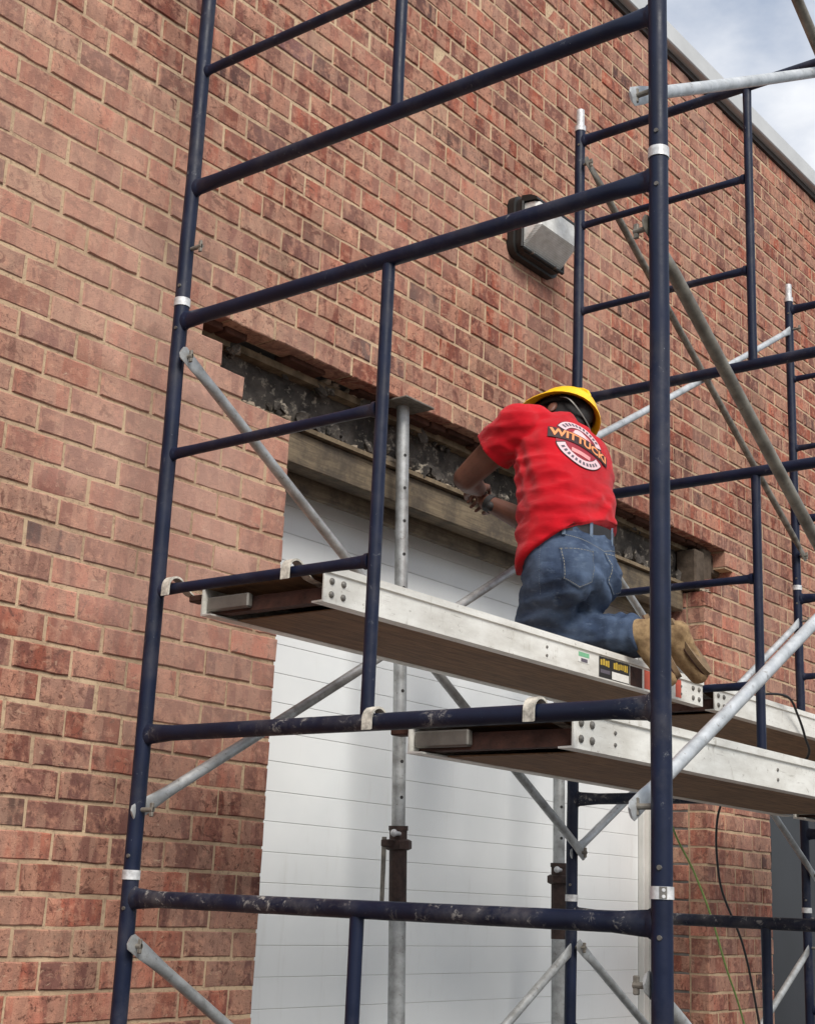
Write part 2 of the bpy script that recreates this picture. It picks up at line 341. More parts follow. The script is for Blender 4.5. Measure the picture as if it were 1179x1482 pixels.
# mortar and backing
mb = MB(); ym = YF+0.0042
for k in range(ROW0, ROW1):
    for a, b in spans(k): mb.box(a+(0.004 if a > XL else 0), ym, (zr(k)+JT/2+0.003 if k == 21 else zr(k)-JT/2) if k > ROW0 else GZ-0.05, b-(0.004 if b < XR else 0), YF+0.1, zr(k+1)+(JT/2+0.003 if k == 20 and a > 1 else (JT/2+0.003 if k == 20 else -JT/2)))
wall = part('wall', mb, m_mortar, bld, smooth=False)
mb = MB()
mb.box(XL, YF+0.1, GZ-0.05, JX0-0.004, YF+0.33, 1.52); mb.box(JX1+0.005, YF+0.104, GZ-0.05, DX0-0.004, YF+0.40, 1.52)
mb.box(DX1+0.004, YF+0.1, GZ-0.05, XR, YF+0.33, 1.52); mb.box(DX0-0.004, YF+0.1, DZT+0.005, DX1+0.004, YF+0.33, 1.52)
mb.box(XL, YF+0.13, 1.52, 0.30, YF+0.4, 1.80); mb.box(4.2, YF+0.1, 1.52, XR, YF+0.4, 1.80); mb.box(XL, YF+0.1, 1.80, XR, YF+0.4, zr(ROW1)-0.01)
mb.box(XL, YF+0.34, GZ, XR, YF+0.36, 1.50) if False else None
part('backing_wall', mb, m_block, bld, smooth=False)
# the bricks
def brick_mesh(l, h, seed, d=BD):
    rg = random.Random(seed); b = 0.0035; j = lambda s=0.0016: rg.uniform(-s, s); xs = (0, 0.24, 0.5, 0.77, 1.0)
    lo = [(l*x, 0) for x in xs]; hi = [(l*x, h) for x in reversed(xs)]
    ring = lo+hi; vb = [(x, d, z) for x, z in ring]; vc = []; vf = []
    cx, cz = l/2, h/2; off = j(0.002)
    for x, z in ring:
        dx, dz = j(), j()
        vc.append((x+dx, b+j(0.001), z+dz))
        vf.append((x+dx+(b if x < cx else -b)*(1.3 if x in (0, l) else 0), off+j(0.0008), z+dz+(b if z < cz else -b)))
    n = 10; f = []
    for k in range(n):
        k2 = (k+1) % n
        f.append((k, k2, n+k2, n+k)); f.append((n+k, n+k2, 2*n+k2, 2*n+k))
    f += [(20+k, 21+k, 28-k, 29-k) for k in range(4)]
    return vb+vc+vf, f
PAL = [((168, 106, 86), 9), ((156, 92, 74), 9), ((178, 118, 98), 8), ((144, 84, 68), 8), ((166, 120, 102), 7), ((152, 108, 94), 6), ((134, 94, 84), 5), ((182, 108, 86), 4), ((114, 82, 76), 2.6), ((82, 66, 64), 1.2), ((176, 142, 120), 3)]
WS = [q[1] for q in PAL]
def tone(rg, x, z):
    c = rg.choices(PAL, WS)[0][0]; k = rg.uniform(0.84, 1.10)
    if x > 1.6 and z > 1.9: c = (c[0]*0.985, c[1]*0.93, c[2]*0.90)
    return srgb(min(255, c[0]*k*1.0), c[1]*k*0.985, c[2]*k*0.985)
rg = random.Random(21)
blist = []                                              # (score, x0, z0, length, tone)
for k in range(ROW0, ROW1):
    off = (-0.121 if k % 2 else -0.0215)
    for a, b in spans(k):
        i0 = math.floor((a-off)/BL)-1; x = off+i0*BL
        while x < b:
            x0 = max(x, a)+JT/2 if x > a+0.02 else a+0.001; x1 = min(x+BL, b-0.001)-JT/2 if x+BL < b-0.02 else b-0.001
            if x+BL > a+0.02 and x < b-0.02 and x1-x0 > 0.018:
                t = tone(rg, x0, zr(k)); z0 = zr(k)+JT/2
                jx = rg.uniform(-0.0015, 0.0015); jz = rg.uniform(-0.0015, 0.0015); jy = rg.uniform(-0.002, 0.002)
                q = px(((x0+x1)/2, YF, z0+0.036)); sc = 0
                if 4 < q[0] < 1175 and 4 < q[1] < 1478: sc = (px((x1, YF, z0))[0]-px((x0, YF, z0))[0])/q[2]
                blist.append((sc, x0+jx, z0+jz, round(x1-x0, 3), t, jy))
            x += BL
MARK = {(68, 775): (74, 62, 62), (98, 608): (126, 84, 74), (170, 655): (118, 80, 72), (60, 480): (112, 70, 68), (62, 700): (128, 70, 62), (490, 100): (96, 72, 68), (428, 58): (120, 84, 84), (690, 215): (84, 66, 62), (640, 180): (96, 72, 64),
        (20, 1160): (92, 70, 62), (290, 360): (110, 84, 74), (500, 510): (116, 94, 88), (560, 540): (112, 92, 88), (60, 275): (176, 148, 122), (300, 960): (96, 70, 66), (365, 1290): (104, 68, 60), (1000, 690): (110, 78, 70), (1060, 860): (112, 82, 76), (870, 330): (104, 74, 66), (455, 345): (118, 86, 74)}
for (mx_, my_), c_ in MARK.items():            # the odd dark and buff bricks of this wall
    i = min(range(len(blist)), key=lambda i: (px((blist[i][1]+blist[i][3]/2, YF, blist[i][2]+0.036))[0]-mx_)**2+(px((blist[i][1]+blist[i][3]/2, YF, blist[i][2]+0.036))[1]-my_)**2)
    q = list(blist[i]); q[4] = srgb(*c_); blist[i] = tuple(q)
blist.sort(key=lambda q: -q[0])
bcache = {}
def bmesh_for(l, v):
    key = (l, v)
    if key not in bcache:
        vv, ff = brick_mesh(l, CH-JT, hash(key) & 0xffff); m = MB(); m.add(vv, ff)
        bcache[key] = m.mesh('brick', m_brick_o, (0, 0, 0), True, 25)
    return bcache[key]
bb = base_of(bld)
for i, (sc, x0, z0, l, t, jy) in enumerate(blist[:300]):
    o = bpy.data.objects.new('brick', bmesh_for(l, i % 9)); COL.objects.link(o); o.parent = wall
    o.location = Vector((x0, YF+jy, z0)) - bb; o.color = t
def field(name, items, parent):
    vs_, fs_, tones = [], [], []
    for (P, ax, l, t, sd_) in items:                    # ax: 'x' face to -Y, 'y' face to -X
        v, f = brick_mesh(l, CH-JT, sd_); o = len(vs_)
        for q in v:
            if ax == 'x': vs_.append((P[0]+q[0]-bb.x, P[1]+q[1]-bb.y, P[2]+q[2]-bb.z))
            else: vs_.append((P[0]+q[1]-bb.x, P[1]+(l-q[0])-bb.y, P[2]+q[2]-bb.z))
            tones.append(t)
        fs_ += [tuple(i+o for i in q) for q in f]
    me = bpy.data.meshes.new(name); me.from_pydata(vs_, [], fs_)
    bm = bmesh.new(); bm.from_mesh(me); bmesh.ops.recalc_face_normals(bm, faces=bm.faces); bm.to_mesh(me); bm.free()
    at = me.color_attributes.new('tone', 'FLOAT_COLOR', 'POINT'); at.data.foreach_set('color', [c for t in tones for c in t])
    me.materials.append(m_brick_a); o = bpy.data.objects.new(name, me); COL.objects.link(o); o.parent = parent; o['kind'] = 'stuff'; return o
field('brick_field', [((x0, YF+jy, z0), 'x', l, t, i % 40) for i, (sc, x0, z0, l, t, jy) in enumerate(blist[300:])], wall)
# returns: right jamb of the overhead door (faces -X)
items = []; mbj = MB()
for k in range(ROW0, 18):
    y0 = YF+BD+JT if k % 2 else YF+BD+JT; z0 = zr(k)+JT/2
    cut = [0.2, 0.03] if k % 2 else [0.1, 0.12]
    y = y0
    for l in cut:
        items.append(((JX1+0.001, y, z0), 'y', l, tone(rg, 0, 0), k+60)); y += l+JT
field('jamb_bricks', items, wall)
mbj.box(JX1+0.0055, YF+BD, GZ, JX1+0.09, YF+0.40, 1.515); part('jamb_mortar', mbj, m_mortar, bld, smooth=False)
# coping
mb = MB(); zt = zr(ROW1)
mb.box(XL, YF-0.012, zt, XR, YF+0.36, zt+0.035); part('coping_shade_strip', mb, m_coping_shade, bld, smooth=False)  # dark strip painted in as the shade under the coping
mb = MB()
for i in range(4):
    a = XL+i*2.7; mb.bbox(a+0.002, YF-0.055, zt+0.036, a+2.698, YF+0.40, zt+0.15, 0.006)
part('coping', mb, m_coping, bld)
# exposed steel lintel beam, rough infill, timber header
mb = MB()
mb.box(0.33, 0.405, 1.742, 3.86, 0.52, 1.768); mb.box(0.50, 0.395, 1.556, 3.80, 0.52, 1.572)
lint = part('lintel_beam', mb, m_simple('mortar_coated_steel', srgb(138, 122, 100), 0.9, 0, 0.2, 0.5, 12, 0.7, 80), bld, smooth=False)
mb = MB(); g = []; nx, nz = 110, 10; rg2 = random.Random(4)
for i in range(nx+1):
    for k in range(nz+1):
        g.append((0.32+3.55*i/nx, 0.447+rg2.uniform(-0.007, 0.007), 1.565+0.185*k/nz))
mb.add(g, [(i*(nz+1)+k, (i+1)*(nz+1)+k, (i+1)*(nz+1)+k+1, i*(nz+1)+k+1) for i in range(nx) for k in range(nz)])
part('rough_infill', mb, m_conc, bld, ang=80)
mb = MB(); rg2 = random.Random(12)                       # broken mortar clods on the flanges and on the cut brick
for i in range(90):
    x = rg2.uniform(0.55, 3.75); s_ = rg2.uniform(0.006, 0.030); hi = rg2.random() < 0.35
    y = rg2.uniform(0.405, 0.44); z = (1.768+s_*0.3) if hi else 1.572+s_*0.35
    mb.lump((x, y, z), (s_*1.5, s_, s_*0.7), Matrix.Rotation(rg2.uniform(0, 6), 3, 'Z'), rg2)
for i in range(16):
    x = rg2.uniform(0.57, 0.79); s_ = rg2.uniform(0.006, 0.014); mb.lump((x, YF+rg2.uniform(0.012, 0.08), zr(18)+s_*0.2), (s_*1.7, s_*1.6, s_*0.9), None, rg2)
for i in range(14):
    x = rg2.uniform(3.84, 4.0); s_ = rg2.uniform(0.008, 0.02); mb.lump((x, YF+rg2.uniform(0.015, 0.09), zr(18)+s_*0.2), (s_*1.7, s_*1.6, s_*0.9), None, rg2)
part('mortar_clods', mb, m_smear, bld, ang=28, kind='stuff')
mb = MB(); rg2 = random.Random(77)                       # sooty broken masonry left along the beam
for i in range(150):
    x = rg2.uniform(0.5, 3.8); s_ = rg2.uniform(0.010, 0.036); z = rg2.choice((1.584, 1.59, 1.60, 1.735, 1.775))+rg2.uniform(0, 0.02)+s_*0.2
    mb.lump((x, rg2.uniform(0.400, 0.44), z), (s_*1.6, s_*0.7, s_*0.9), Matrix.Rotation(rg2.uniform(0, 6), 3, 'Y'), rg2)
part('broken_masonry', mb, m_conc, bld, ang=28, kind='stuff')
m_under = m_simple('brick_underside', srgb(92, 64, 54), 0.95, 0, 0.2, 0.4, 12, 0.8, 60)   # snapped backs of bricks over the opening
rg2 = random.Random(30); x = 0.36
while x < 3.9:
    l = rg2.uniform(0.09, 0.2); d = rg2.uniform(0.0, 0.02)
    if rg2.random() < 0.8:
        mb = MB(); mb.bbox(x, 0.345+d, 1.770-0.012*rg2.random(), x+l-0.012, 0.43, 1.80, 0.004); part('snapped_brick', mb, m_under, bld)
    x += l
mb = MB(); mb.bbox(JX0+0.001, 0.415, 1.432, JX1-0.001, 0.50, 1.552, 0.004); part('timber_header', mb, m_timber, bld)
mb = MB(); mb.bbox(JX0+0.001, 0.508, 1.376, JX1-0.001, 0.545, 1.49, 0.003); part('header_board', mb, m_timber, bld)
mb = MB(); mb.bbox(3.80, 0.33, 1.532, 3.90, 0.44, 1.74, 0.008); mb.bbox(3.905, 0.35, 1.60, 4.02, 0.46, 1.775, 0.01); mb.bbox(4.03, 0.37, 1.66, 4.15, 0.47, 1.77, 0.01)
part('bearing_block', mb, m_simple('bearing_block', srgb(96, 84, 73), 0.95, 0, 0.2, 0.35, 20, 0.8, 80), bld)
# overhead door: one strip between each pair of grooves
door = part('overhead_door', MB().box(JX0+0.01, 0.6332, GZ, JX1-0.01, 0.69, 1.50), m_frame_w, bld, smooth=False)
z = GZ+0.02; PH = 0.1037; z += (0.013-GZ-0.02) % PH - PH
while z < 1.46:
    z0 = max(z, GZ+0.01); mb = MB(); mb.bbox(JX0+0.012, 0.63, z0+0.0007, JX1-0.075, 0.6331, z+PH-0.0007, 0.0013)
    part('panel', mb, m_door, door, smooth=False); z += PH
mb = MB(); mb.bbox(JX1-0.072, 0.60, GZ, JX1-0.022, 0.634, 1.44, 0.004); mb.bbox(JX1-0.020, 0.575, GZ, JX1-0.002, 0.634, 1.44, 0.003); part('door_track_trim', mb, m_frame_w, bld)
mb = MB(); mb.bbox(JX0+0.004, 0.60, GZ, JX0+0.0095, 0.652, 1.44, 0.002); part('door_track_trim', mb, m_frame_w, bld)
# grey service door
sdoor = part('service_door', MB().bbox(DX0+0.05, 0.37, GZ, DX1-0.05, 0.415, DZT-0.05, 0.003), m_grey_door, bld)
mb = MB(); mb.bbox(DX0+0.001, 0.335, GZ, DX0+0.048, 0.42, DZT-0.001, 0.003); mb.bbox(DX1-0.048, 0.335, GZ, DX1-0.001, 0.42, DZT-0.001, 0.003); mb.bbox(DX0+0.05, 0.335, DZT-0.048, DX1-0.05, 0.42, DZT-0.001, 0.003)
part('door_frame', mb, m_grey_door, bld)
for zz in (0.30, -0.42, -1.3):
    mb = MB(); mb.bbox(DX0+0.044, 0.325, zz-0.06, DX0+0.062, 0.372, zz+0.06, 0.002); part('hinge', mb, m_s_blk, sdoor)
    mb = MB(); mb.tube((DX0+0.066, 0.345, zz-0.06), (DX0+0.066, 0.345, zz+0.06), 0.006, 10); part('hinge_pin', mb, m_band, sdoor)
mb = MB(); mb.tube((DX1-0.13, 0.37, -0.66), (DX1-0.13, 0.31, -0.66), 0.012); mb.sweep([(DX1-0.13, 0.31, -0.66), (DX1-0.24, 0.31, -0.66)], 0.010); part('handle', mb, m_galv, sdoor)

# ------------------------------------------------------------------ wall-pack lamp
lamp = thing('wall_light', (2.21, YF, 2.77), 'black wall-pack light with prismatic glass lens mounted on the brick wall', 'wall light')
def rect(x0, x1, z0, z1, y, c=0.05):
    o = []
    for cx_, cz_, a0 in ((x1-c, z0+c, -90), (x1-c, z1-c, 0), (x0+c, z1-c, 90), (x0+c, z0+c, 180)):
        o += [(cx_+c*math.cos(R(a0+18*k)), y, cz_+c*math.sin(R(a0+18*k))) for k in range(6)]
    return o
mb = MB(); mb.loft([rect(2.035, 2.385, 2.635, 2.915, 0.299), rect(2.035, 2.385, 2.635, 2.915, 0.265), rect(2.045, 2.375, 2.645, 2.905, 0.262), rect(2.045, 2.375, 2.648, 2.905, 0.235, 0.045)])
part('housing', mb, m_black, lamp, ang=25)
mb = MB()
pr_ = [(0.236, 2.900), (0.190, 2.893), (0.160, 2.876), (0.158, 2.864), (0.236, 2.870)]
mb.loft([[(2.05, y, z) for y, z in pr_], [(2.37, y, z) for y, z in pr_]]); part('hood', mb, m_black, lamp, ang=20)
pr_ = [(0.2345, 2.866), (0.158, 2.860), (0.146, 2.752), (0.152, 2.745), (0.2345, 2.672)]
mb = MB(); rings = []
for x, s_ in ((2.058, 0.80), (2.075, 1.0), (2.345, 1.0), (2.362, 0.80)):
    rings.append([(x, 0.2345+(y-0.2345)*s_, 2.77+(z-2.77)*(0.93+0.07*s_)) for y, z in pr_])
mb.loft(rings); part('lens', mb, m_glass, lamp, ang=20)
mb = MB()
for a, b in (((2.05, 0.230, 2.66), (2.37, 0.230, 2.66)), ((2.05, 0.230, 2.66), (2.05, 0.230, 2.87)), ((2.37, 0.230, 2.66), (2.37, 0.230, 2.87))): mb.tube(a, b, 0.008, 10)
part('lens_frame', mb, m_black, lamp)
for x in (2.12, 2.30): mb = MB(); mb.tube((x, 0.236, 2.658), (x, 0.214, 2.658), 0.006, 8); part('screw', mb, m_rivet, lamp)

# ------------------------------------------------------------------ scaffold frames
H = 1.585; DW = 1.524; RT = 0.05; RB = 0.367; PR = 0.0215; BX = 2.134
ST_HI, ST_LO = 1.42, 0.172
def rung(mb, x, y0, y1, z, r, flare=1.28):
    s_ = 1 if y1 > y0 else -1; e = PR*0.6
    ys = [y0+s_*e, y0+s_*(PR+0.003), y0+s_*(PR+0.009), y0+s_*0.045, y0+s_*0.11, (y0*2+y1)/3, (y0+2*y1)/3, y1-s_*0.11, y1-s_*0.045, y1-s_*(PR+0.009), y1-s_*(PR+0.003), y1-s_*e]
    bd = (r*0.62+0.004, r*flare+0.0035); sec = [bd, bd, (r*0.64, r*flare), (r*0.74, r*flare*0.96), (r, r), (r, r), (r, r), (r, r), (r*0.74, r*flare*0.96), (r*0.64, r*flare), bd, bd]
    mb.sweep([(x, y, z) for y in ys], sec, 16)
def dents(a, b, r, n=9, rg_=random):
    a, b = Vector(a), Vector(b); return [a.lerp(b, i/(n-1)) + (Vector((rg_.uniform(-1, 1), rg_.uniform(-1, 1), 0))*0.0012 if 0 < i < n-1 else Vector()) for i in range(n)]
def frame(x, tier, label, top_pin, zb=0.0):
    t = thing('scaffold_section', (x, -DW/2, tier*H), label, 'scaffold section', 'navy scaffold sections'); z0 = tier*H; g_ = random.Random(int(x*10)+tier)
    for y in (0, -DW):
        mb = MB(); mb.sweep(dents((x, y, z0+0.001), (x, y, z0+H-0.001), PR, 9, g_), PR, 20); part('post', mb, m_navy, t)
        mb = MB(); mb.tube((x, y, z0+H-0.004), (x, y, z0+H+0.020), PR+0.0022, 20); part('coupling_collar', mb, m_band, t)
        mb = MB(); mb.tube((x, y, z0+H-0.10), (x, y, z0+H+(0.098 if top_pin else 0.09)), PR*0.80, 16); part('coupling_pin', mb, m_band, t)
        s_ = -1 if y == 0 else 1
        for zz in (ST_HI, ST_LO):
            mb = MB(); mb.tube((x, y+s_*PR*0.8, z0+zz), (x, y+s_*0.062, z0+zz), 0.0065, 10); mb.bbox(x-0.004, y+s_*0.056-0.006, z0+zz-0.018, x+0.004, y+s_*0.056+0.006, z0+zz+0.018, 0.002); part('brace_stud', mb, m_steel_dirty, t)
        for dz in (0.055, H-0.075): mb = MB(); mb.tube((x-PR-0.002, y-0.006, z0+dz), (x-PR+0.004, y-0.006, z0+dz), 0.005, 8); part('lock_button', mb, m_rivet, t)
    for zz, r in ((H-RT, 0.0205), (RB, 0.0205)):
        mb = MB(); rung(mb, x, 0, -DW, z0+zz, r); part('rung', mb, m_navy_d if tier < 1 and zz < 1.5-tier*1.6 else m_navy, t)
    mb = MB(); mb.sweep([(x, -0.762, z0+RB+0.012), (x, -0.762, z0+RB+0.05), (x, -0.762, z0+RB+0.1), (x, -0.762, z0+H-RT-0.1), (x, -0.762, z0+H-RT-0.05), (x, -0.762, z0+H-RT-0.012)], [(0.018, 0.014), (0.0175, 0.0155), 0.0165, 0.0165, (0.0175, 0.0155), (0.018, 0.014)], 14); part('ladder_post', mb, m_navy, t)
    for zz in (1.138, 0.753):
        mb = MB(); rung(mb, x, 0, -0.762+0.004, z0+zz, 0.0142, 1.2); part('rung', mb, m_navy, t)
    if tier == -1:
        for y in (0, -DW):
            mb = MB(); mb.tube((x, y, GZ+0.01), (x, y, z0+0.25), PR*0.78, 14); mb.tube((x, y, z0-0.02), (x, y, z0), PR*1.3, 12); part('screw_jack', mb, m_galv, t)
            mb = MB(); mb.bbox(x-0.075, y-0.075, GZ+0.001, x+0.075, y+0.075, GZ+0.011, 0.002); part('base_plate', mb, m_galv, t)
    return t
for i, (x, nm) in enumerate(((0, 'nearest the camera at the left'), (BX, 'behind the worker'), (2*BX, 'farthest away at the right edge'))):
    for tier, tn in ((-1, 'bottom tier'), (0, 'middle tier'), (1, 'top tier')):
        f = frame(x, tier, f'navy tube scaffold section {nm}, {tn}', tier == 1)
        if i == 0 and tier == -1:      # maker's plate on the front coupling collar
            mb = MB(); cu = []
            for k in range(7):
                a = math.radians(196+k*6); cu.append((a, 0))
            R_ = PR+0.0028; v = []
            for a, _ in cu:
                for z in (-0.003, 0.0195): v.append((math.cos(a)*R_, -DW+math.sin(a)*R_, z))
            mb.add(v, [(2*k, 2*k+2, 2*k+3, 2*k+1) for k in range(6)]); pl = part('collar_plate', mb, m_rivet, f)
            for zc in (0.001, 0.013):
                a = R(216); c_ = Vector((math.cos(a), math.sin(a), 0)); p_ = Vector((0, -DW, zc)); mb = MB(); mb.sweep([p_+c_*(R_-0.0005), p_+c_*(R_+0.0012)], [0.0040, 0.0030], 10); part('plate_dot', mb, m_band, pl)
# cross braces
def brace(x0, x1, y, tier, mat_d, mat_u, label):
    z0 = tier*H; t = thing('cross_brace', ((x0+x1)/2, y, z0), label, 'cross brace', 'galvanised scaffold cross braces')
    for (za, zb, mat, dy) in ((ST_HI, ST_LO, mat_d, -0.006), (ST_LO, ST_HI, mat_u, 0.026)):
        a, b = Vector((x0, y+dy, z0+za)), Vector((x1, y+dy, z0+zb)); d = (b-a).normalized(); r = 0.0155
        pts = [a-d*0.028, a-d*0.02, a+d*0.03, a+d*0.075, a+d*0.13] + [a.lerp(b, q)+Vector((0, 0, -0.006*math.sin(math.pi*q))) for q in (0.2, 0.35, 0.5, 0.65, 0.8)] + [b-d*0.13, b-d*0.075, b-d*0.03, b+d*0.02, b+d*0.028]
        fl = (0.0035, 0.022); sec = [(0.003, 0.013), fl, fl, (0.011, 0.018), r]+[r]*5+[r, (0.011, 0.018), fl, fl, (0.003, 0.013)]
        mb = MB(); mb.sweep(pts, sec, 14); part('brace_tube', mb, mat, t)
    m = Vector(((x0+x1)/2, y, z0+(ST_HI+ST_LO)/2)); mb = MB(); mb.tube(m+Vector((0, -0.03, 0)), m+Vector((0, 0.05, 0)), 0.010, 10); part('pivot_bolt', mb, m_rivet, t)
YI, YO = -0.036, -DW+0.030
brace(0, BX, YI, 0, m_galv, m_galv, 'grey cross brace on the wall side, between near and second frames at the worker\'s platform')
brace(BX, 2*BX, YI, 0, m_galv, m_galv_l, 'grey cross brace on the wall side, middle tier beyond the worker')
brace(BX, 2*BX, YI, 1, m_steel_dirty, m_galv_l, 'cross brace in the upper bay above the hard hat, against brick')
brace(0, BX, YI, -1, m_galv, m_galv, 'cross brace low in front of the white door panels')
brace(BX, 2*BX, YI, -1, m_galv, m_galv, 'cross brace low in front of the brick pier and grey door')
brace(0, BX, YO, 0, m_galv_t, m_galv_l, 'large foreground cross brace running right from the near front post, middle tier')
brace(0, BX, YO, 1, m_galv_t, m_galv_l, 'foreground cross brace at top right against the sky')
brace(0, BX, YO, -1, m_galv, m_galv, 'foreground cross brace at the bottom, fixed below the riveted collar')

# ------------------------------------------------------------------ scaffold planks
def plank(x0, x1, y0, y1, zt, label, seed):
    g_ = random.Random(seed); t = thing('scaffold_plank', ((x0+x1)/2, (y0+y1)/2, zt-0.095), label, 'scaffold plank', 'aluminium scaffold planks')
    zb = zt-0.095
    for y, s_ in ((y0, 1), (y1, -1)):                    # y0 outer (towards the camera), s_: inward
        prof = [(0, zb), (0, zt-0.022), (-s_*0.006, zt-0.019), (-s_*0.006, zt), (s_*0.020, zt), (s_*0.020, zt-0.004), (s_*0.004, zt-0.006), (s_*0.004, zb+0.005), (s_*0.038, zb+0.004), (s_*0.038, zb)]
        mb = MB(); mb.loft([[(x, y+a, z) for a, z in prof] for x in (x0, x1)]); part('side_rail', mb, m_alu, t, ang=20)
    mb = MB(); mb.box(x0+0.004, y0+0.006, zt-0.020, x1-0.004, y1-0.006, zt-0.008); part('deck_board', mb, m_ply, t, smooth=False)
    for x in [x0+0.05+(x1-x0-0.1)*q/4 for q in range(5)]:
        mb = MB(); mb.box(x-0.016, y0+0.006, zb+0.008, x+0.016, y1-0.006, zb+0.046) if x in (x0+0.05,) else mb.box(x-0.014, y0+0.006, zt-0.060, x+0.014, y1-0.006, zt-0.021)
        part('cross_rib', mb, m_rust, t, smooth=False)
    mb = MB(); mb.bbox(x0+0.012, y1-0.16, zb+0.014, x0+0.033, y1-0.008, zb+0.052, 0.004); part('end_bracket', mb, m_rivet, t)
    mb = MB(); mb.box(x0+0.10, y0+0.04, zb+0.001, x1-0.1, y1-0.04, zb+0.004); part('soffit_sheet', mb, m_ply, t, smooth=False)
    for xe, s_ in ((x0, 1), (x1, -1)):
        mb = MB(); mb.bbox(xe+s_*0.02-0.01, y1+0.001, zt-0.050, xe+s_*0.02+0.03, y1+0.062, zt-0.032, 0.003); part('hook_bracket', mb, m_rust, t)
        for y in (y0+0.065, y1+0.065):
            mb = MB(); pts = []; xr = xe-s_*0.044; zc = zt-0.022
            pts = [(xe+s_*0.075, zt-0.040), (xe+s_*0.012, zt-0.030)]+[(xr+s_*0.0265*math.cos(R(a)), zc+0.0265*math.sin(R(a))) for a in range(20, 200, 20)]+[(xr-s_*0.0265, zc-0.022)]
            v = []; f = []
            for a, z in pts:
                nrm = 0.0
                v += [(a, y-0.014, z), (a, y+0.014, z)]
            for a, z in pts: v += [(a+(a-xr)*0.16, y-0.014, z+(z-zc)*0.16+0.001), (a+(a-xr)*0.16, y+0.014, z+(z-zc)*0.16+0.001)]
            n = len(pts)
            for k in range(n-1):
                f += [(2*k, 2*k+1, 2*k+3, 2*k+2), (2*n+2*k, 2*n+2*k+2, 2*n+2*k+3, 2*n+2*k+1), (2*k, 2*k+2, 2*n+2*k+2, 2*n+2*k), (2*k+1, 2*n+2*k+1, 2*n+2*k+3, 2*k+3)]
            f += [(0, 2*n, 2*n+1, 1), (2*n-2, 2*n-1, 4*n-1, 4*n-2)]
            mb.add(v, f); part('hook', mb, m_hook, t, ang=50)
        for dx in (0.03, 0.075):
            for zz in (zb+0.022, zb+0.056):
                x = xe+s_*dx; mb = MB(); mb.sweep([(x, y0+0.002, zz), (x, y0-0.003, zz), (x, y0-0.006, zz)], [0.0095, 0.0085, 0.004], 10); part('rivet', mb, m_rivet, t)
    for q in (0.085, 0.5, 0.92):
        for zz in (zb+0.024, zb+0.05):
            x = x0+(x1-x0)*q; mb = MB(); mb.sweep([(x, y0+0.002, zz), (x, y0-0.003, zz)], [0.006, 0.004], 8); part('rivet', mb, m_rivet, t)
    return t
PA = plank(0.046, BX-0.046, -0.563, -0.13, 0.776, 'aluminium plank with labels, under the kneeling worker', 1)
PB = plank(0.046, BX-0.046, -1.292, -0.85, 0.393, 'lower aluminium plank hooked to the bottom rung of the near frame', 2)
PC = plank(BX+0.046, 2*BX-0.046, -0.563, -0.13, 0.776, 'upper aluminium plank at right, beyond the worker\'s boots', 3)
PD = plank(BX+0.046, 2*BX-0.046, -1.292, -0.85, 0.393, 'lower aluminium plank at the far right, only its underside end showing', 4)
def sticker(name, x0, z0, x1, z1, mat, dy=0.0):
    mb = MB(); mb.box(x0, -0.5642-dy, z0, x1, -0.5631, z1); return part(name, mb, mat, PA, smooth=False)
sticker('green_sticker', 1.245, 0.715, 1.312, 0.748, m_s_wht); sticker('sticker_print', 1.247, 0.733, 1.310, 0.747, m_s_green, 0.0006); sticker('sticker_print', 1.262, 0.717, 1.300, 0.728, m_e_grey, 0.0006)
sticker('black_label', 1.372, 0.686, 1.565, 0.752, m_s_blk); sticker('brown_label', 1.57, 0.686, 1.65, 0.750, m_rust)
sticker('label_print', 1.452, 0.688, 1.560, 0.713, m_s_wht, 0.0006)
sticker('label_print', 1.380, 0.700, 1.440, 0.712, m_e_grey, 0.0006)
sticker('red_sticker', 1.665, 0.688, 1.735, 0.750, m_s_red); sticker('red_sticker', 1.885, 0.690, 1.925, 0.752, m_s_red)
def text_mesh(s, size, font_off=0.0):
    cu = bpy.data.curves.new('t', 'FONT'); cu.body = s; cu.size = size; cu.align_x = 'CENTER'; cu.align_y = 'CENTER'; cu.offset = font_off; cu.resolution_u = 3
    o = bpy.data.objects.new('t', cu); COL.objects.link(o); dg = bpy.context.evaluated_depsgraph_get()
    me = bpy.data.meshes.new_from_object(o.evaluated_get(dg)); bpy.data.objects.remove(o)
    v = [q.co.copy() for q in me.vertices]; f = [tuple(p.vertices) for p in me.polygons]; bpy.data.meshes.remove(me); return v, f
g_ = random.Random(5); x = 1.380
while x < 1.552:
    l = g_.uniform(0.006, 0.012)
    if not 1.438 < x < 1.450: sticker('label_stroke', x, 0.722+g_.uniform(0, .004), x+l, 0.746-g_.uniform(0, .004), m_s_yel, 0.0006)
    x += l+g_.uniform(0.003, 0.006)
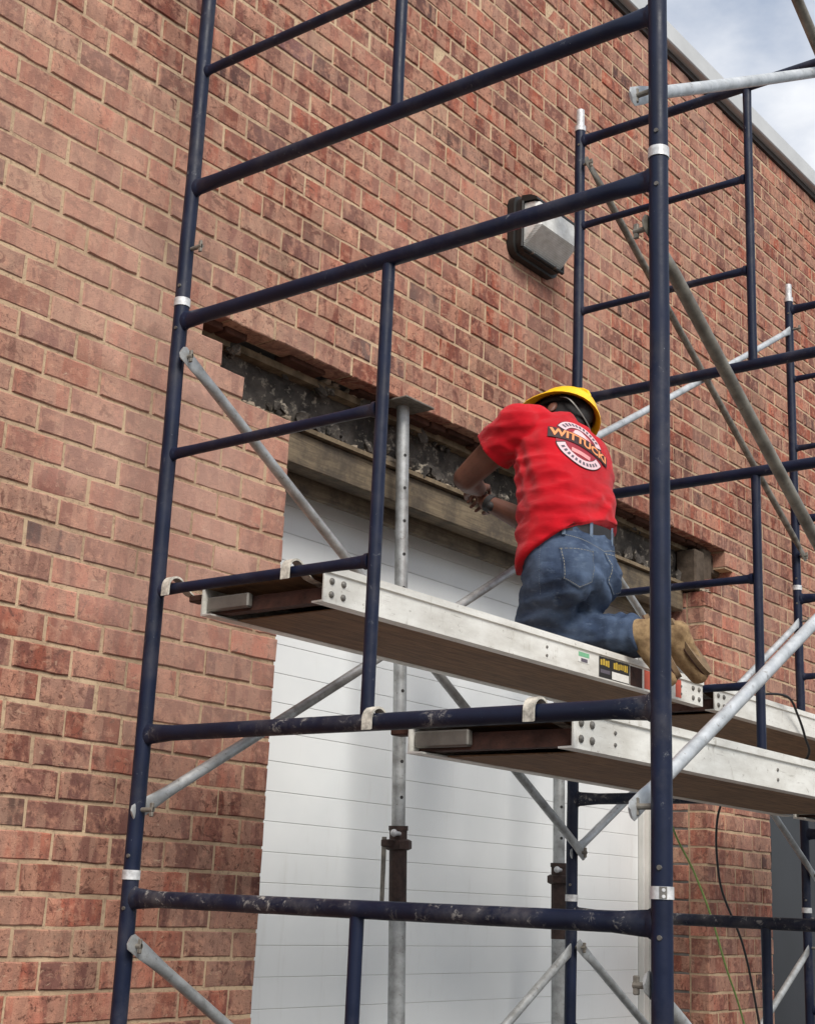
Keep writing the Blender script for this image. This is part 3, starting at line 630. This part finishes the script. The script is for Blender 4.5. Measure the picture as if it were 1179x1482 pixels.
# ------------------------------------------------------------------ shoring posts
def shore(top, foot, zc, label, flip):
    t = thing('shoring_post', foot, label, 'shoring post', 'adjustable steel shoring posts'); a, b = Vector(foot), Vector(top); d = (b-a).normalized()
    P = lambda z: a + d*((z-a.z)/d.z); q = P(zc)
    mb = MB(); mb.sweep([P(zc-0.1), P(top[2]-0.5), P(top[2]-0.008)], 0.0242, 18); tb = part('inner_tube', mb, m_galv, t)
    mb = MB(); mb.sweep([a+Vector((0, 0, 0.012)), P(-0.5), P(zc-0.22)], 0.0300, 18); part('outer_tube', mb, m_galv, t)
    mb = MB(); mb.sweep([P(zc-0.235), P(zc+0.045), P(zc+0.046), P(zc+0.062)], [0.0312, 0.0312, 0.0345, 0.0345], 18); part('sleeve', mb, m_sleeve, t)
    mb = MB(); mb.sweep([P(zc-0.022), P(zc-0.016), P(zc+0.010), P(zc+0.016)], [0.036, 0.048, 0.048, 0.036], 8); s_ = -1 if flip else 1
    mb.bbox(q.x-s_*0.085, q.y-0.012, q.z-0.014, q.x-s_*0.03, q.y+0.012, q.z+0.012, 0.004); part('collar', mb, m_sleeve, t)
    h0 = q+Vector((-s_*0.074, 0.004, 0.0)); mb = MB(); mb.sweep([h0+Vector((0, 0, 0.02)), h0, h0+Vector((0.002, 0, -0.20))], [0.0085, 0.0085, 0.0075], 10); part('handle', mb, m_steel_dirty, t)
    mb = MB(); h1 = q+Vector((-0.07, -0.035, 0.034)); mb.sweep([h1, h1+Vector((0.10, 0.03, 0.0))], 0.0075, 10); mb.ball(h1, 0.013, None, 10, 8); part('pin', mb, m_band, t)
    cdir = (Vector((CAM.x, CAM.y, 0))-Vector((q.x, q.y, 0))).normalized(); sd_ = Vector((-cdir.y, cdir.x, 0))
    for k in range(11):
        c_ = P(zc+0.16+0.125*k)
        if c_.z < top[2]-0.1:
            hd = (cdir*0.9 + sd_*0.42).normalized(); mb = MB(); mb.tube(c_+hd*0.0235, c_+hd*0.0246, 0.0062, 10); part('pin_hole', mb, m_s_blk, tb)
    mb = MB(); mb.bbox(top[0]-0.085, top[1]-0.085, top[2]-0.009, top[0]+0.085, top[1]+0.075, top[2]-0.001, 0.002); part('head_plate', mb, m_steel_dirty, t)
    mb = MB(); mb.bbox(a.x-0.075, a.y-0.075, a.z+0.001, a.x+0.075, a.y+0.075, a.z+0.012, 0.002); part('foot_plate', mb, m_steel_dirty, t)
shore((1.42, 0.325, 1.777), (1.597, 0.325, GZ), 0.165, 'grey shoring post left of the worker, its head plate under the brick', False)
shore((2.52, 0.325, 1.777), (2.60, 0.325, GZ), 0.085, 'grey shoring post behind the planks, right of the first prop', True)

# ------------------------------------------------------------------ cords
def smooth_path(p, n=10):
    p = [Vector(q) for q in p]; o = []
    for i in range(len(p)-1):
        a, b, c_, d = p[max(i-1, 0)], p[i], p[i+1], p[min(i+2, len(p)-1)]
        for k in range(n):
            t = k/n; o.append(0.5*((2*b)+(c_-a)*t+(2*a-5*b+4*c_-d)*t*t+(3*b-a-3*c_+d)*t**3))
    return o+[p[-1]]
mb = MB(); mb.sweep(smooth_path([(2.62, -0.14, 0.70), (2.66, -0.075, 0.66), (2.765, -0.07, 0.338), (2.91, -0.10, 0.135), (3.016, -0.12, -0.034), (3.147, -0.12, -0.237), (3.306, -0.12, -0.464), (3.50, -0.16, -1.0), (3.7, -0.2, -1.55), (3.9, -0.25, GZ+0.006), (4.6, -0.4, GZ+0.006)]), 0.0045, 8)
solo('extension_cord', mb, m_green, (3.3, -0.12, GZ), 'thin green cord hanging in front of the brick pier', 'cord')
mb = MB(); mb.sweep(smooth_path([(2.60, -0.30, 0.78), (2.60, -0.50, 0.785), (2.628, -0.565, 0.80), (2.74, -0.60, 0.80), (2.85, -0.59, 0.745), (2.95, -0.575, 0.67), (3.008, -0.56, 0.60), (3.02, -0.45, 0.52), (2.985, -0.20, 0.43), (3.096, -0.12, 0.12), (3.313, -0.12, -0.155), (3.453, -0.12, -0.47), (3.6, -0.16, -1.1), (3.75, -0.22, GZ+0.006), (4.5, -0.5, GZ+0.006)]), 0.0050, 8)
solo('air_hose', mb, m_bcord, (3.3, -0.14, GZ), 'black cord looping over the right plank and down past the pier', 'cord')
# ------------------------------------------------------------------ the worker
def remesh(mb, name, voxel, smooth, mat, off, cut=None, wr=None, factor=0.5):
    me = mb.mesh(name+'_raw', None, (0, 0, 0), False); o = bpy.data.objects.new(name+'_raw', me); COL.objects.link(o)
    m = o.modifiers.new('r', 'REMESH'); m.mode = 'VOXEL'; m.voxel_size = voxel
    if smooth: s_ = o.modifiers.new('s', 'SMOOTH'); s_.iterations = smooth; s_.factor = factor
    dg = bpy.context.evaluated_depsgraph_get(); dg.update()
    res = bpy.data.meshes.new_from_object(o.evaluated_get(dg)); bpy.data.objects.remove(o); bpy.data.meshes.remove(me)
    bm = bmesh.new(); bm.from_mesh(res)
    for (co, no) in (cut or []):
        bmesh.ops.bisect_plane(bm, geom=bm.verts[:]+bm.edges[:]+bm.faces[:], plane_co=co, plane_no=no, clear_outer=True)
        eg = [e for e in bm.edges if e.is_boundary]
        if eg: bmesh.ops.holes_fill(bm, edges=eg)
    if wr:
        bm.normal_update()
        for v in bm.verts: v.co += v.normal*wr(v.co)
    for v in bm.verts: v.co -= Vector(off)
    bmesh.ops.recalc_face_normals(bm, faces=bm.faces); bm.to_mesh(res); bm.free()
    res.polygons.foreach_set('use_smooth', [True]*len(res.polygons)); res.materials.clear(); res.materials.append(mat); res.name = name
    return res
from mathutils import noise as mnoise
PO = Vector((1.50, -0.36, 0.776))
shL, shR = Vector((1.382, -0.232, 1.582)), Vector((1.700, -0.320, 1.535))
elL, elR = Vector((1.392, 0.000, 1.432)), Vector((1.735, -0.10, 1.312))
wrL, wrR = Vector((1.625, 0.110, 1.468)), Vector((1.690, 0.125, 1.437))
belt_c = Vector((1.452, -0.392, 1.188)); neck = Vector((1.572, -0.280, 1.628)); hd = Vector((1.688, -0.205, 1.692))
hup = Vector((0.60, 0.10, 0.79)).normalized(); hfw = Vector((-0.25, 0.90, -0.30)); hfw = (hfw-hup*hfw.dot(hup)).normalized(); hsd = hfw.cross(hup).normalized()
HM = Matrix((hsd, hfw, hup)).transposed()               # head axes: x right, y front, z crown
hipL, hipR = Vector((1.358, -0.405, 1.05)), Vector((1.500, -0.420, 1.05))
knL, knR = Vector((1.435, -0.295, 0.862)), Vector((1.635, -0.270, 0.862))
anL, anR = Vector((1.562, -0.605, 0.852)), Vector((1.745, -0.605, 0.872))
# body (skin): one continuous surface
mb = MB()
h = lambda x, y, z: hd + HM @ Vector((x, y, z))
mb.ball(hd+HM @ Vector((0, 0, 0.02)), (0.076, 0.096, 0.098), HM); mb.ball(h(0, 0.030, -0.055), (0.058, 0.068, 0.062), HM)
mb.capsule(h(0, 0.098, 0.0), h(0, 0.112, -0.030), 0.011, 0.016, 10)
for s_ in (-1, 1):
    mb.ball(h(s_*0.078, -0.005, -0.012), (0.010, 0.020, 0.032), HM, 10, 8); mb.ball(h(s_*0.030, 0.088, 0.012), (0.014, 0.010, 0.009), HM, 8, 6)
mb.ball(h(0, 0.098, -0.062), (0.026, 0.012, 0.008), HM, 10, 6)
mb.capsule(neck-Vector((0.01, 0.01, 0.04)), h(0, -0.02, -0.06), 0.062, 0.056)
mb.capsule(belt_c, neck-Vector((0.03, 0, 0.10)), 0.11, 0.10); mb.capsule(shL, shR, 0.06, 0.06)
for a, b, c_, e in ((shL, elL, wrL, 0.060), (shR, elR, wrR, 0.058)):
    m_ = a.lerp(b, 0.42); mb.capsule(a, m_, e, 0.056); mb.capsule(m_, b, 0.056, 0.045); f1 = b.lerp(c_, 0.33); mb.capsule(b, f1, 0.045, 0.046); mb.capsule(f1, c_, 0.045, 0.029)
for a, b, c_ in ((hipL, knL, anL), (hipR, knR, anR)):
    mb.capsule(a, b, 0.075, 0.05); mb.capsule(b, c_, 0.048, 0.035)
mb.capsule(hipL, hipR, 0.09, 0.09); mb.capsule(hipL.lerp(hipR, .5), belt_c, 0.1, 0.1)
def hand(mb, wr, fwd, palm_n, thumb_side):
    f = fwd.normalized(); n_ = (palm_n-f*palm_n.dot(f)).normalized(); s_ = f.cross(n_)*thumb_side
    K = lambda a, b, c_: wr + f*a + s_*b + n_*c_
    mb.capsule(K(0, 0, 0), K(0.03, 0, 0), 0.027, 0.028)
    for k, b in enumerate((0.032, 0.011, -0.011, -0.031)): mb.capsule(K(0.02, b*0.75, 0), K(0.074, b, 0.002), 0.017, 0.0115)
    for k, (b, l) in enumerate(((0.036, 0.92), (0.0125, 1.0), (-0.0125, 0.94), (-0.036, 0.76))):
        p0 = K(0.082, b, 0.0); p1 = K(0.082+0.036*l, b*1.04, 0.014); p2 = K(0.082+0.050*l, b*1.04, 0.038*l); p3 = K(0.082+0.044*l, b, 0.058*l)
        mb.capsule(p0, p1, 0.0092, 0.0086, 10); mb.capsule(p1, p2, 0.0086, 0.0080, 10); mb.capsule(p2, p3, 0.0080, 0.0070, 10)
    mb.capsule(K(0.018, 0.026, 0.004), K(0.050, 0.050, 0.018), 0.0150, 0.0118, 10); mb.capsule(K(0.050, 0.050, 0.018), K(0.082, 0.052, 0.034), 0.0116, 0.0095, 10)
hand(mb, wrL, Vector((0.22, 0.16, 0.10)), Vector((0.3, 0.0, -1)), 1)
hand(mb, wrR, Vector((0.20, 0.20, 0.14)), Vector((-0.6, 0.3, -0.8)), -1)
body = bpy.data.objects.new('person', remesh(mb, 'person', 0.0040, 4, m_skin, PO)); COL.objects.link(body)
body.location = PO+Vector((0, 0, ZO)); ROOT[body.name] = PO
tag(body, 'worker in red shirt, jeans and yellow hard hat kneeling on the upper plank', 'person')
def child(name, me, parent=body, label=None):
    o = bpy.data.objects.new(name, me); COL.objects.link(o); o.parent = parent
    if label: o['label'] = label
    return o
# jeans
mb = MB()
def ell(c, ax, ay, a, b, n=28, p=2.3):
    o = []
    for k in range(n):
        t = 2*math.pi*k/n; ct, st = math.cos(t), math.sin(t)
        o.append(Vector(c)+ax*(a*math.copysign(abs(ct)**(2/p), ct))+ay*(b*math.copysign(abs(st)**(2/p), st)))
    return o
sx, sy = Vector((1, 0, 0)), Vector((0, 1, 0)); rx = Vector((0.985, -0.17, 0)); ry = Vector((0.17, 0.985, 0))
mb.loft([ell((1.447, -0.415, 0.97), rx, ry, 0.15, 0.11), ell((1.447, -0.41, 1.02), rx, ry, 0.172, 0.134), ell((1.449, -0.405, 1.08), rx, ry, 0.174, 0.136), ell((1.451, -0.396, 1.15), rx, ry, 0.166, 0.124), ell((1.452, -0.392, 1.195), rx, ry, 0.163, 0.119)])
for s_, hp, kn, an in ((-1, hipL, knL, anL), (1, hipR, knR, anR)):
    mb.ball(hp+Vector((s_*-0.008, -0.048, -0.010)), (0.086, 0.082, 0.115))
    mb.capsule(hp+Vector((s_*0.0, -0.008, -0.01)), kn+Vector((0, 0.0, 0.01)), 0.100, 0.090 if s_ < 0 else 0.075)
    mid = kn.lerp(an, 0.45)
    mb.capsule(kn, mid, 0.076, 0.068); mb.capsule(mid, kn.lerp(an, 0.97), 0.066, 0.060)
def wr_j(p):
    q = p-PO
    v = 0.005*(1-2.2*abs(mnoise.noise(Vector((q.x*9+q.z*6, q.y*9, q.z*17-q.x*6))))) + mnoise.noise(Vector((q.x*11, q.y*11, q.z*26)))*0.004 + mnoise.noise(Vector((q.x*30, q.y*34, q.z*42)))*0.0025
    d = (p-hipL.lerp(knL, 0.62)).length; v += 0.006*math.sin(q.z*130+q.x*36)*max(0, 1-d/0.20)
    d = (p-knL.lerp(anL, 0.93)).length; v += 0.0065*math.sin(q.y*150+q.z*30)*max(0, 1-d/0.14)
    d = (p-Vector((1.50, -0.53, 0.985))).length; v += 0.010*math.sin((q.x*0.8+q.z*1.0)*80)*max(0, 1-d/0.17)
    gr = abs(p.x-1.452-(p.y+.5)*0.17)
    if p.y < -0.45 and p.z < 1.09: v -= 0.007*max(0, 1-gr/0.020)
    return v
jm = remesh(mb, 'jeans', 0.0085, 4, m_denim, PO, [((1.45, -0.39, 1.196), (0, 0, 1)), ((0, -0.605, 0), (0, -1, 0))], wr_j)
jeans = child('jeans', jm)
# shirt
mb = MB(); dn = Vector((0.27, 0.24, 0.93)).normalized()
def tors(c, a, b, ax=rx):
    ax = ax.normalized(); ay = dn.cross(ax).normalized(); return ell(c, ax, ay, a, b, 32, 2.35)
shx = (shR-shL)
mb.loft([tors((1.450, -0.388, 1.06), 0.180, 0.142), tors((1.450, -0.390, 1.16), 0.182, 0.140), tors((1.452, -0.386, 1.235), 0.178, 0.134), tors((1.472, -0.368, 1.33), 0.178, 0.128),
         tors((1.502, -0.345, 1.42), 0.182, 0.127, shx), tors((1.525, -0.322, 1.49), 0.183, 0.124, shx), tors((1.543, -0.300, 1.548), 0.172, 0.112, shx), tors((1.560, -0.286, 1.598), 0.125, 0.084, shx), tors((1.574, -0.276, 1.636), 0.075, 0.066, shx)])
for a, b in ((shL, elL), (shR, elR)):
    mb.capsule(a, a.lerp(b, 0.25), 0.076, 0.074); mb.capsule(a.lerp(b, 0.25), a.lerp(b, 0.52), 0.073, 0.074)
mb.capsule(shL+Vector((0.06, -0.02, 0.005)), shR+Vector((-0.06, 0.0, 0.005)), 0.078, 0.078)
mb.capsule(shL.lerp(neck, 0.2)+Vector((0, 0, 0.0)), neck-Vector((0.02, 0.01, 0.06)), 0.074, 0.072)
def wr_s(p):
    q = p-PO
    rid = lambda a, b, c_: (1-2.2*abs(mnoise.noise(Vector((a, b, c_)))))
    v = mnoise.noise(Vector((q.x*9, q.y*9, q.z*20)))*0.004 + 0.0085*rid(q.x*5+q.z*9, q.y*6, q.z*15-q.x*5) + 0.0040*rid(q.x*12-q.z*8+3, q.y*12, q.z*26)
    k = max(0, 1-abs(p.z-1.24)/0.16); v += 0.0050*k*math.sin(q.z*80+q.x*30+4.5*mnoise.noise(q*6))
    d = (p-Vector((1.34, -0.30, 1.42))).length; v += 0.004*math.sin((q.x*0.9-q.z*0.8+q.y)*85)*max(0, 1-d/0.22)
    return v*min(1.0, max(0.08, ((p-Vector((1.475, -0.44, 1.50))).length-0.10)/0.10))
up_cut = (neck+Vector((0.000, 0.0, 0.010)), (0.30, 0.28, 0.91))
shm = remesh(mb, 'shirt', 0.0075, 4, m_shirt, PO, [((1.45, -0.40, 1.168), (0.05, 0.62, -0.78)) if False else ((1.45, -0.52, 1.222), (0.12, -0.50, -0.85)),
    (shL.lerp(elL, 0.72), (elL-shL).normalized()) if False else up_cut], wr_s)
bm = bmesh.new(); bm.from_mesh(shm)            # sleeve hems: trim each arm tube past mid upper arm
for a, b in ((shL, elL), (shR, elR)):
    c_ = a.lerp(b, 0.47)-PO; d = (b-a).normalized()
    gf = [f for f in bm.faces if (f.calc_center_median()-c_).length < 0.16 and (f.calc_center_median()-c_).dot(d) > -0.05 and ((f.calc_center_median()+PO-a)-d*(f.calc_center_median()+PO-a).dot(d)).length < 0.13]
    ge = list({e for f in gf for e in f.edges}); gv = list({v for f in gf for v in f.verts})
    bmesh.ops.bisect_plane(bm, geom=gv+ge+gf, plane_co=c_, plane_no=d, clear_outer=False)
    rm = [v for v in bm.verts if (v.co-c_).dot(d) > 1e-5 and (v.co-c_).length < 0.14 and ((v.co-c_)-d*(v.co-c_).dot(d)).length < 0.092 and (v.co.z+PO.z < 1.58)]
    bmesh.ops.delete(bm, geom=rm, context='VERTS')
bm.to_mesh(shm); bm.free()
shirt = child('shirt', shm)
sm_ = shirt.modifiers.new('thickness', 'SOLIDIFY'); sm_.thickness = 0.003; sm_.offset = -1
# belt, loops
mb = MB(); rg_ = ell((1.452, -0.392, 1.0), rx, ry, 0.168, 0.1245, 48)
ring = lambda o, z: [Vector((1.452, -0.392, 0)) + (Vector((q.x-1.452, q.y+0.392, 0))*(1+o)) + Vector((0, 0, z)) for q in rg_]
mb.loft([ring(0.0, 1.165), ring(0.025, 1.166), ring(0.025, 1.203), ring(0.0, 1.204)], cap=False); part('belt', mb, m_belt, body)
for k in (3, 26, 30, 35, 40, 45):
    q = rg_[k]; d = Vector((q.x-1.452, q.y+0.392, 0)); c_ = Vector((1.452, -0.392, 0))+d*1.035; tg = Vector((-d.y, d.x, 0)).normalized(); d = d.normalized(); v = []
    for zz in (1.150, 1.212):
        for a, b in ((-0.006, -0.004), (0.006, -0.004), (0.006, 0.002), (-0.006, 0.002)): v.append(c_+tg*a+d*b+Vector((0, 0, zz)))
    mb = MB(); mb.add(v, [(0, 1, 2, 3), (4, 5, 6, 7), (0, 1, 5, 4), (1, 2, 6, 5), (2, 3, 7, 6), (3, 0, 4, 7)]); part('belt_loop', mb, m_denim_l, jeans)
# decals laid onto cloth by ray casting
dg = bpy.context.evaluated_depsgraph_get(); dg.update()
def bvh(me): return BVHTree.FromPolygons([v.co+PO for v in me.vertices], [tuple(p.vertices) for p in me.polygons])
B_S, B_J = bvh(shm), bvh(jm)
def lay(name, v2, f, C_, U, V, tree, off, mat, parent):
    Nn = U.cross(V).normalized(); vv = []
    for (a, b) in v2:
        p = C_+U*a+V*b; hit = tree.ray_cast(p+Nn*0.25, -Nn, 0.6)
        if hit[0] is None: near = tree.find_nearest(p); vv.append(near[0]+Nn*off)
        else: vv.append(hit[0]+Nn*off)
    mb = MB(); mb.add(vv, f); return part(name, mb, mat, parent)
def sector(r0_, r1_, a0, a1, n=30, m=4, sq=1.0):
    v = [((r0_+(r1_-r0_)*j/m)*math.cos(R(a0+(a1-a0)*i/n)), sq*(r0_+(r1_-r0_)*j/m)*math.sin(R(a0+(a1-a0)*i/n))) for i in range(n+1) for j in range(m+1)]
    return v, [(i*(m+1)+j, (i+1)*(m+1)+j, (i+1)*(m+1)+j+1, i*(m+1)+j+1) for i in range(n) for j in range(m)]
def quad(x0, x1, y0, y1, nx=24, ny=4, bend=0.0):
    v = [(x0+(x1-x0)*i/nx, y0+(y1-y0)*j/ny + bend*(1-((x0+(x1-x0)*i/nx)/0.16)**2)) for i in range(nx+1) for j in range(ny+1)]
    return v, [(i*(ny+1)+j, (i+1)*(ny+1)+j, (i+1)*(ny+1)+j+1, i*(ny+1)+j+1) for i in range(nx) for j in range(ny)]
EC = Vector((1.458, -0.43, 1.502)); EU = (shR-shL).normalized(); EV = (neck-belt_c).normalized(); EV = (EV-EU*EV.dot(EU)).normalized()
EU, EV = (EU*math.cos(R(15))-EV*math.sin(R(15)))*0.76, (EV*math.cos(R(15))+EU*math.sin(R(15)))*0.84
emb = lay('emblem', *sector(0.001, 0.128, 0, 360, 48, 8), EC, EU, EV, B_S, 0.0026, m_e_mar, shirt)
for a0, a1 in ((24, 156), (204, 336)):
    lay('emblem_outline', *sector(0.088, 0.132, a0-3, a1+3), EC, EU, EV, B_S, 0.0032, m_e_black, emb)
    lay('emblem_arc', *sector(0.091, 0.129, a0, a1), EC, EU, EV, B_S, 0.0040, m_e_white, emb)
for k in range(11):
    a = 36+k*10.5
    lay('arc_print', *sector(0.100, 0.120, a, a+6.5, 3, 2), EC, EU, EV, B_S, 0.0048, m_e_grey, emb); lay('arc_print', *sector(0.102, 0.118, 360-a-6, 360-a, 3, 2), EC, EU, EV, B_S, 0.0048, m_e_grey, emb)
lay('emblem_patch', *sector(0.001, 0.060, 15, 165, 16, 4), EC+EV*0.012, EU, EV, B_S, 0.0040, m_e_pink, emb); lay('emblem_patch', *sector(0.001, 0.034, 0, 360, 16, 3), EC+EV*0.046-EU*0.01, EU, EV, B_S, 0.0048, m_e_white, emb)
lay('emblem_patch', *quad(-0.05, 0.05, -0.072, -0.05, 10, 2), EC, EU, EV, B_S, 0.0040, m_e_pink, emb)
lay('banner', *quad(-0.158, 0.158, -0.032, 0.030, 30, 5, 0.010), EC, EU, EV, B_S, 0.0056, m_e_black, emb)
v, f = text_mesh('WITTUCKI', 0.060, 0.0022); wd = max(q.x for q in v); bm = bmesh.new(); vs_ = [bm.verts.new(q) for q in v]
for q in f: bm.faces.new([vs_[i] for i in q])
bmesh.ops.subdivide_edges(bm, edges=bm.edges[:], cuts=2, use_grid_fill=True); bm.verts.index_update(); v = [q.co.copy() for q in bm.verts]; f = [[q.index for q in g.verts] for g in bm.faces]; bm.free()
lay('banner_lettering', [(q.x*0.148/wd, q.y*0.98-0.001+0.010*(1-(q.x*0.148/wd/0.16)**2)) for q in v], f, EC, EU, EV, B_S, 0.0066, m_e_gold, emb)
# pockets and seams on the jeans
for nm, C_, U in (('pocket', Vector((1.335, -0.50, 1.040)), Vector((0.90, -0.44, 0)).normalized()), ('pocket', Vector((1.515, -0.53, 1.050)), Vector((0.95, 0.30, 0)).normalized())):
    V = Vector((0, -0.02, 1)); V = (V-U*V.dot(U)).normalized()
    pts = [(-0.060, 0.062), (0.060, 0.062), (0.056, -0.045), (0.0, -0.072), (-0.056, -0.045)]
    n_ = 12; v2 = []; f2 = []
    for i in range(n_+1):
        for j in range(n_+1):
            a = -0.060+0.12*i/n_; lo_ = -0.072+0.027*abs(a)/0.056; v2.append((a*(1-0.05*(1-j/n_)), lo_+(0.062-lo_)*j/n_))
    f2 = [(i*(n_+1)+j, (i+1)*(n_+1)+j, (i+1)*(n_+1)+j+1, i*(n_+1)+j+1) for i in range(n_) for j in range(n_)]
    pk = lay(nm, v2, f2, C_, U, V, B_J, 0.0035, m_denim, jeans)
    loop = pts+[pts[0]]; vv = []; ff = []
    for i in range(len(pts)):
        a, b = Vector(loop[i]), Vector(loop[i+1]); d = (b-a).normalized(); nn = Vector((-d.y, d.x)); st = 10
        for s_ in range(st):
            p, q = a.lerp(b, s_/st)+nn*-0.003*0, a.lerp(b, (s_+0.72)/st); o_ = len(vv)
            vv += [tuple(p-nn*0.0032), tuple(q-nn*0.0032), tuple(q-nn*0.0050), tuple(p-nn*0.0050)]; ff.append((o_, o_+1, o_+2, o_+3))
    lay('stitching', vv, ff, C_, U, V, B_J, 0.0052, m_stitch, pk)
U = Vector((0.985, -0.17, 0)); V = Vector((0, 0, 1))
vv = []; ff = []
for i in range(60):
    a = -0.15+0.30*i/60; o_ = len(vv); zf = lambda x: 0.115-0.035*(1-abs(x)/0.15)
    vv += [(a, zf(a)), (a+0.0036, zf(a)), (a+0.0036, zf(a)+0.0018), (a, zf(a)+0.0018)]; ff.append((o_, o_+1, o_+2, o_+3))
lay('yoke_stitching', vv, ff, Vector((1.452, -0.53, 1.035)), U, V, B_J, 0.002, m_stitch, jeans)
vv = []; ff = []
for i in range(26):
    b = 0.09-0.19*i/26; o_ = len(vv); vv += [(0, b), (0.002, b), (0.002, b-0.005), (0, b-0.005)]; ff.append((o_, o_+1, o_+2, o_+3))
U2 = Vector((0.35, -0.93, 0)).normalized(); lay('side_seam', vv, ff, Vector((1.265, -0.40, 1.05)), U2, V, B_J, 0.002, m_denim_l, jeans)
# boots
for k, (an, toe) in enumerate(((anL, Vector((1.605, -0.690, 0.670))), (anR, Vector((1.865, -0.668, 0.728))))):
    kn = (knL, knR)[k]; sh = (an-kn).normalized(); f = (toe-an); f = f.normalized(); mb = MB()
    heel = an+sh*0.045-f*0.012+Vector((0, 0, 0.004)); sol = (sh-f*sh.dot(f)).normalized(); sd_ = f.cross(sol)
    mb.capsule(an-sh*0.05, an+sh*0.005, 0.056, 0.049); mb.ball(heel, 0.042, None, 14, 10); mb.capsule(an+sh*0.01, an+f*0.09+sol*0.010, 0.050, 0.042); mb.capsule(an+f*0.08+sol*0.010, an+f*0.165+sol*0.012, 0.041, 0.036); mb.capsule(heel, an+f*0.15+sol*0.014, 0.038, 0.033)
    bt = child('boot', remesh(mb, 'boot', 0.006, 6, m_boot, PO, None, lambda p: mnoise.noise((p-PO)*40)*0.0014-0.0012*abs(mnoise.noise((p-PO)*22))))
    prof = []
    for i in range(20):
        t = 2*math.pi*i/20; a = math.cos(t)*0.118; wdt = 0.038*(1+0.12*math.cos(t))*math.sin(t)*(0.86 if math.cos(t) < 0 else 1); prof.append((a, wdt))
    c_ = an+f*0.070+sol*0.046; mb = MB()
    mb.loft([[c_+f*a+sd_*b+sol*o_ for a, b in prof] for o_ in (-0.010, -0.004, 0.008)]); sl_ = part('sole', mb, m_sole, bt, ang=50)
    mb = MB(); mb.loft([[c_+f*a*1.02+sd_*b*1.05+sol*o_ for a, b in prof] for o_ in (-0.013, -0.008)]); part('welt', mb, m_rust, bt, ang=50)
# jeans cuffs already end at the ankles; hard hat
hat_c = hd + HM @ Vector((0, 0.002, 0.030))
hh = lambda x, y, z: hat_c + HM @ Vector((x, y, z))
def dome(rx_, ry_, rz_, n=32, m=9, t0=0.0):
    return [[hh(rx_*math.cos(2*math.pi*k/n)*math.cos(math.pi/2*j/m*0.985), ry_*math.sin(2*math.pi*k/n)*math.cos(math.pi/2*j/m*0.985), t0+rz_*math.sin(math.pi/2*j/m)) for k in range(n)] for j in range(m+1)]
mb = MB(); outer = dome(0.112, 0.136, 0.128); inner = dome(0.106, 0.130, 0.122)
def brim(k, n=32):
    t = 2*math.pi*k/n; c_, s_ = math.cos(t), math.sin(t); ext = 0.017+0.030*max(0, s_)**2
    return c_*(0.112+ext), s_*(0.136+ext)
b1 = [hh(*brim(k), -0.012) for k in range(32)]; b0 = [hh(brim(k)[0], brim(k)[1], -0.018) for k in range(32)]
mb.loft([inner[-1]]+inner[::-1][1:]+[b0, b1]+outer, cap=True)
hat = part('hard_hat', mb, m_hat, body, ang=60)
mb = MB()
for k in range(3): mb.sweep([hh(*[q*s for q, s in zip((0.026*(k-1), 0.128, 0.0), (1, 1, 1))][:2], 0.06) if False else hh(0.03*(k-1), 0.115*math.cos(math.pi*j/10), 0.03+0.112*math.sin(math.pi*j/10)) for j in range(11)], 0.006, 8)
part('ridge', mb, m_hat, hat)
mb = MB()
hb = [hh(0.090*math.cos(2*math.pi*k/28), 0.112*math.sin(2*math.pi*k/28), 0.0) for k in range(28)]
mb.loft([[q+hup*-0.018 for q in hb], [q+hup*0.016 for q in hb], [hat_c+(q-hat_c)*0.95+hup*0.016 for q in hb], [hat_c+(q-hat_c)*0.95-hup*0.018 for q in hb]], cap=False)
for a in (0, 45, 90, 135):
    mb.sweep([hh(0.098*math.cos(R(a))*math.cos(math.pi*j/10), 0.12*math.sin(R(a))*math.cos(math.pi*j/10), 0.01+0.10*math.sin(math.pi*j/10)) for j in range(11)], (0.011, 0.0022), 6)
part('suspension', mb, m_s_blk, hat)
mb = MB(); mb.sweep(smooth_path([hh(-0.092, -0.04, -0.01), hh(-0.088, -0.085, -0.040), hh(-0.03, -0.112, -0.062), hh(0.04, -0.112, -0.058), hh(0.086, -0.08, -0.035), hh(0.092, -0.03, -0.005)]), (0.006, 0.0022), 8); part('nape_strap', mb, m_rivet, hat)
mb = MB(); mb.ball(h(0, -0.012, 0.018), (0.081, 0.094, 0.098), HM); mb.capsule(h(0, -0.072, -0.045), h(0, -0.076, 0.02), 0.034, 0.05)
part('hair', mb, m_hair, body)
# wristwatch
d = (wrR-elR).normalized(); c_ = wrR-d*0.022; mb = MB(); x_, y_, _ = basis(d)
mb.loft([[c_+d*o_+(x_*math.cos(2*math.pi*k/20)+y_*math.sin(2*math.pi*k/20))*r_ for k in range(20)] for o_, r_ in ((-0.013, 0.029), (-0.012, 0.0345), (0.012, 0.0335), (0.013, 0.028))], cap=False)
mb.ball(c_+(Vector((-0.6, -0.5, -0.5)).normalized())*0.034, (0.019, 0.019, 0.019), None, 12, 8); part('wristwatch', mb, m_s_blk, body)
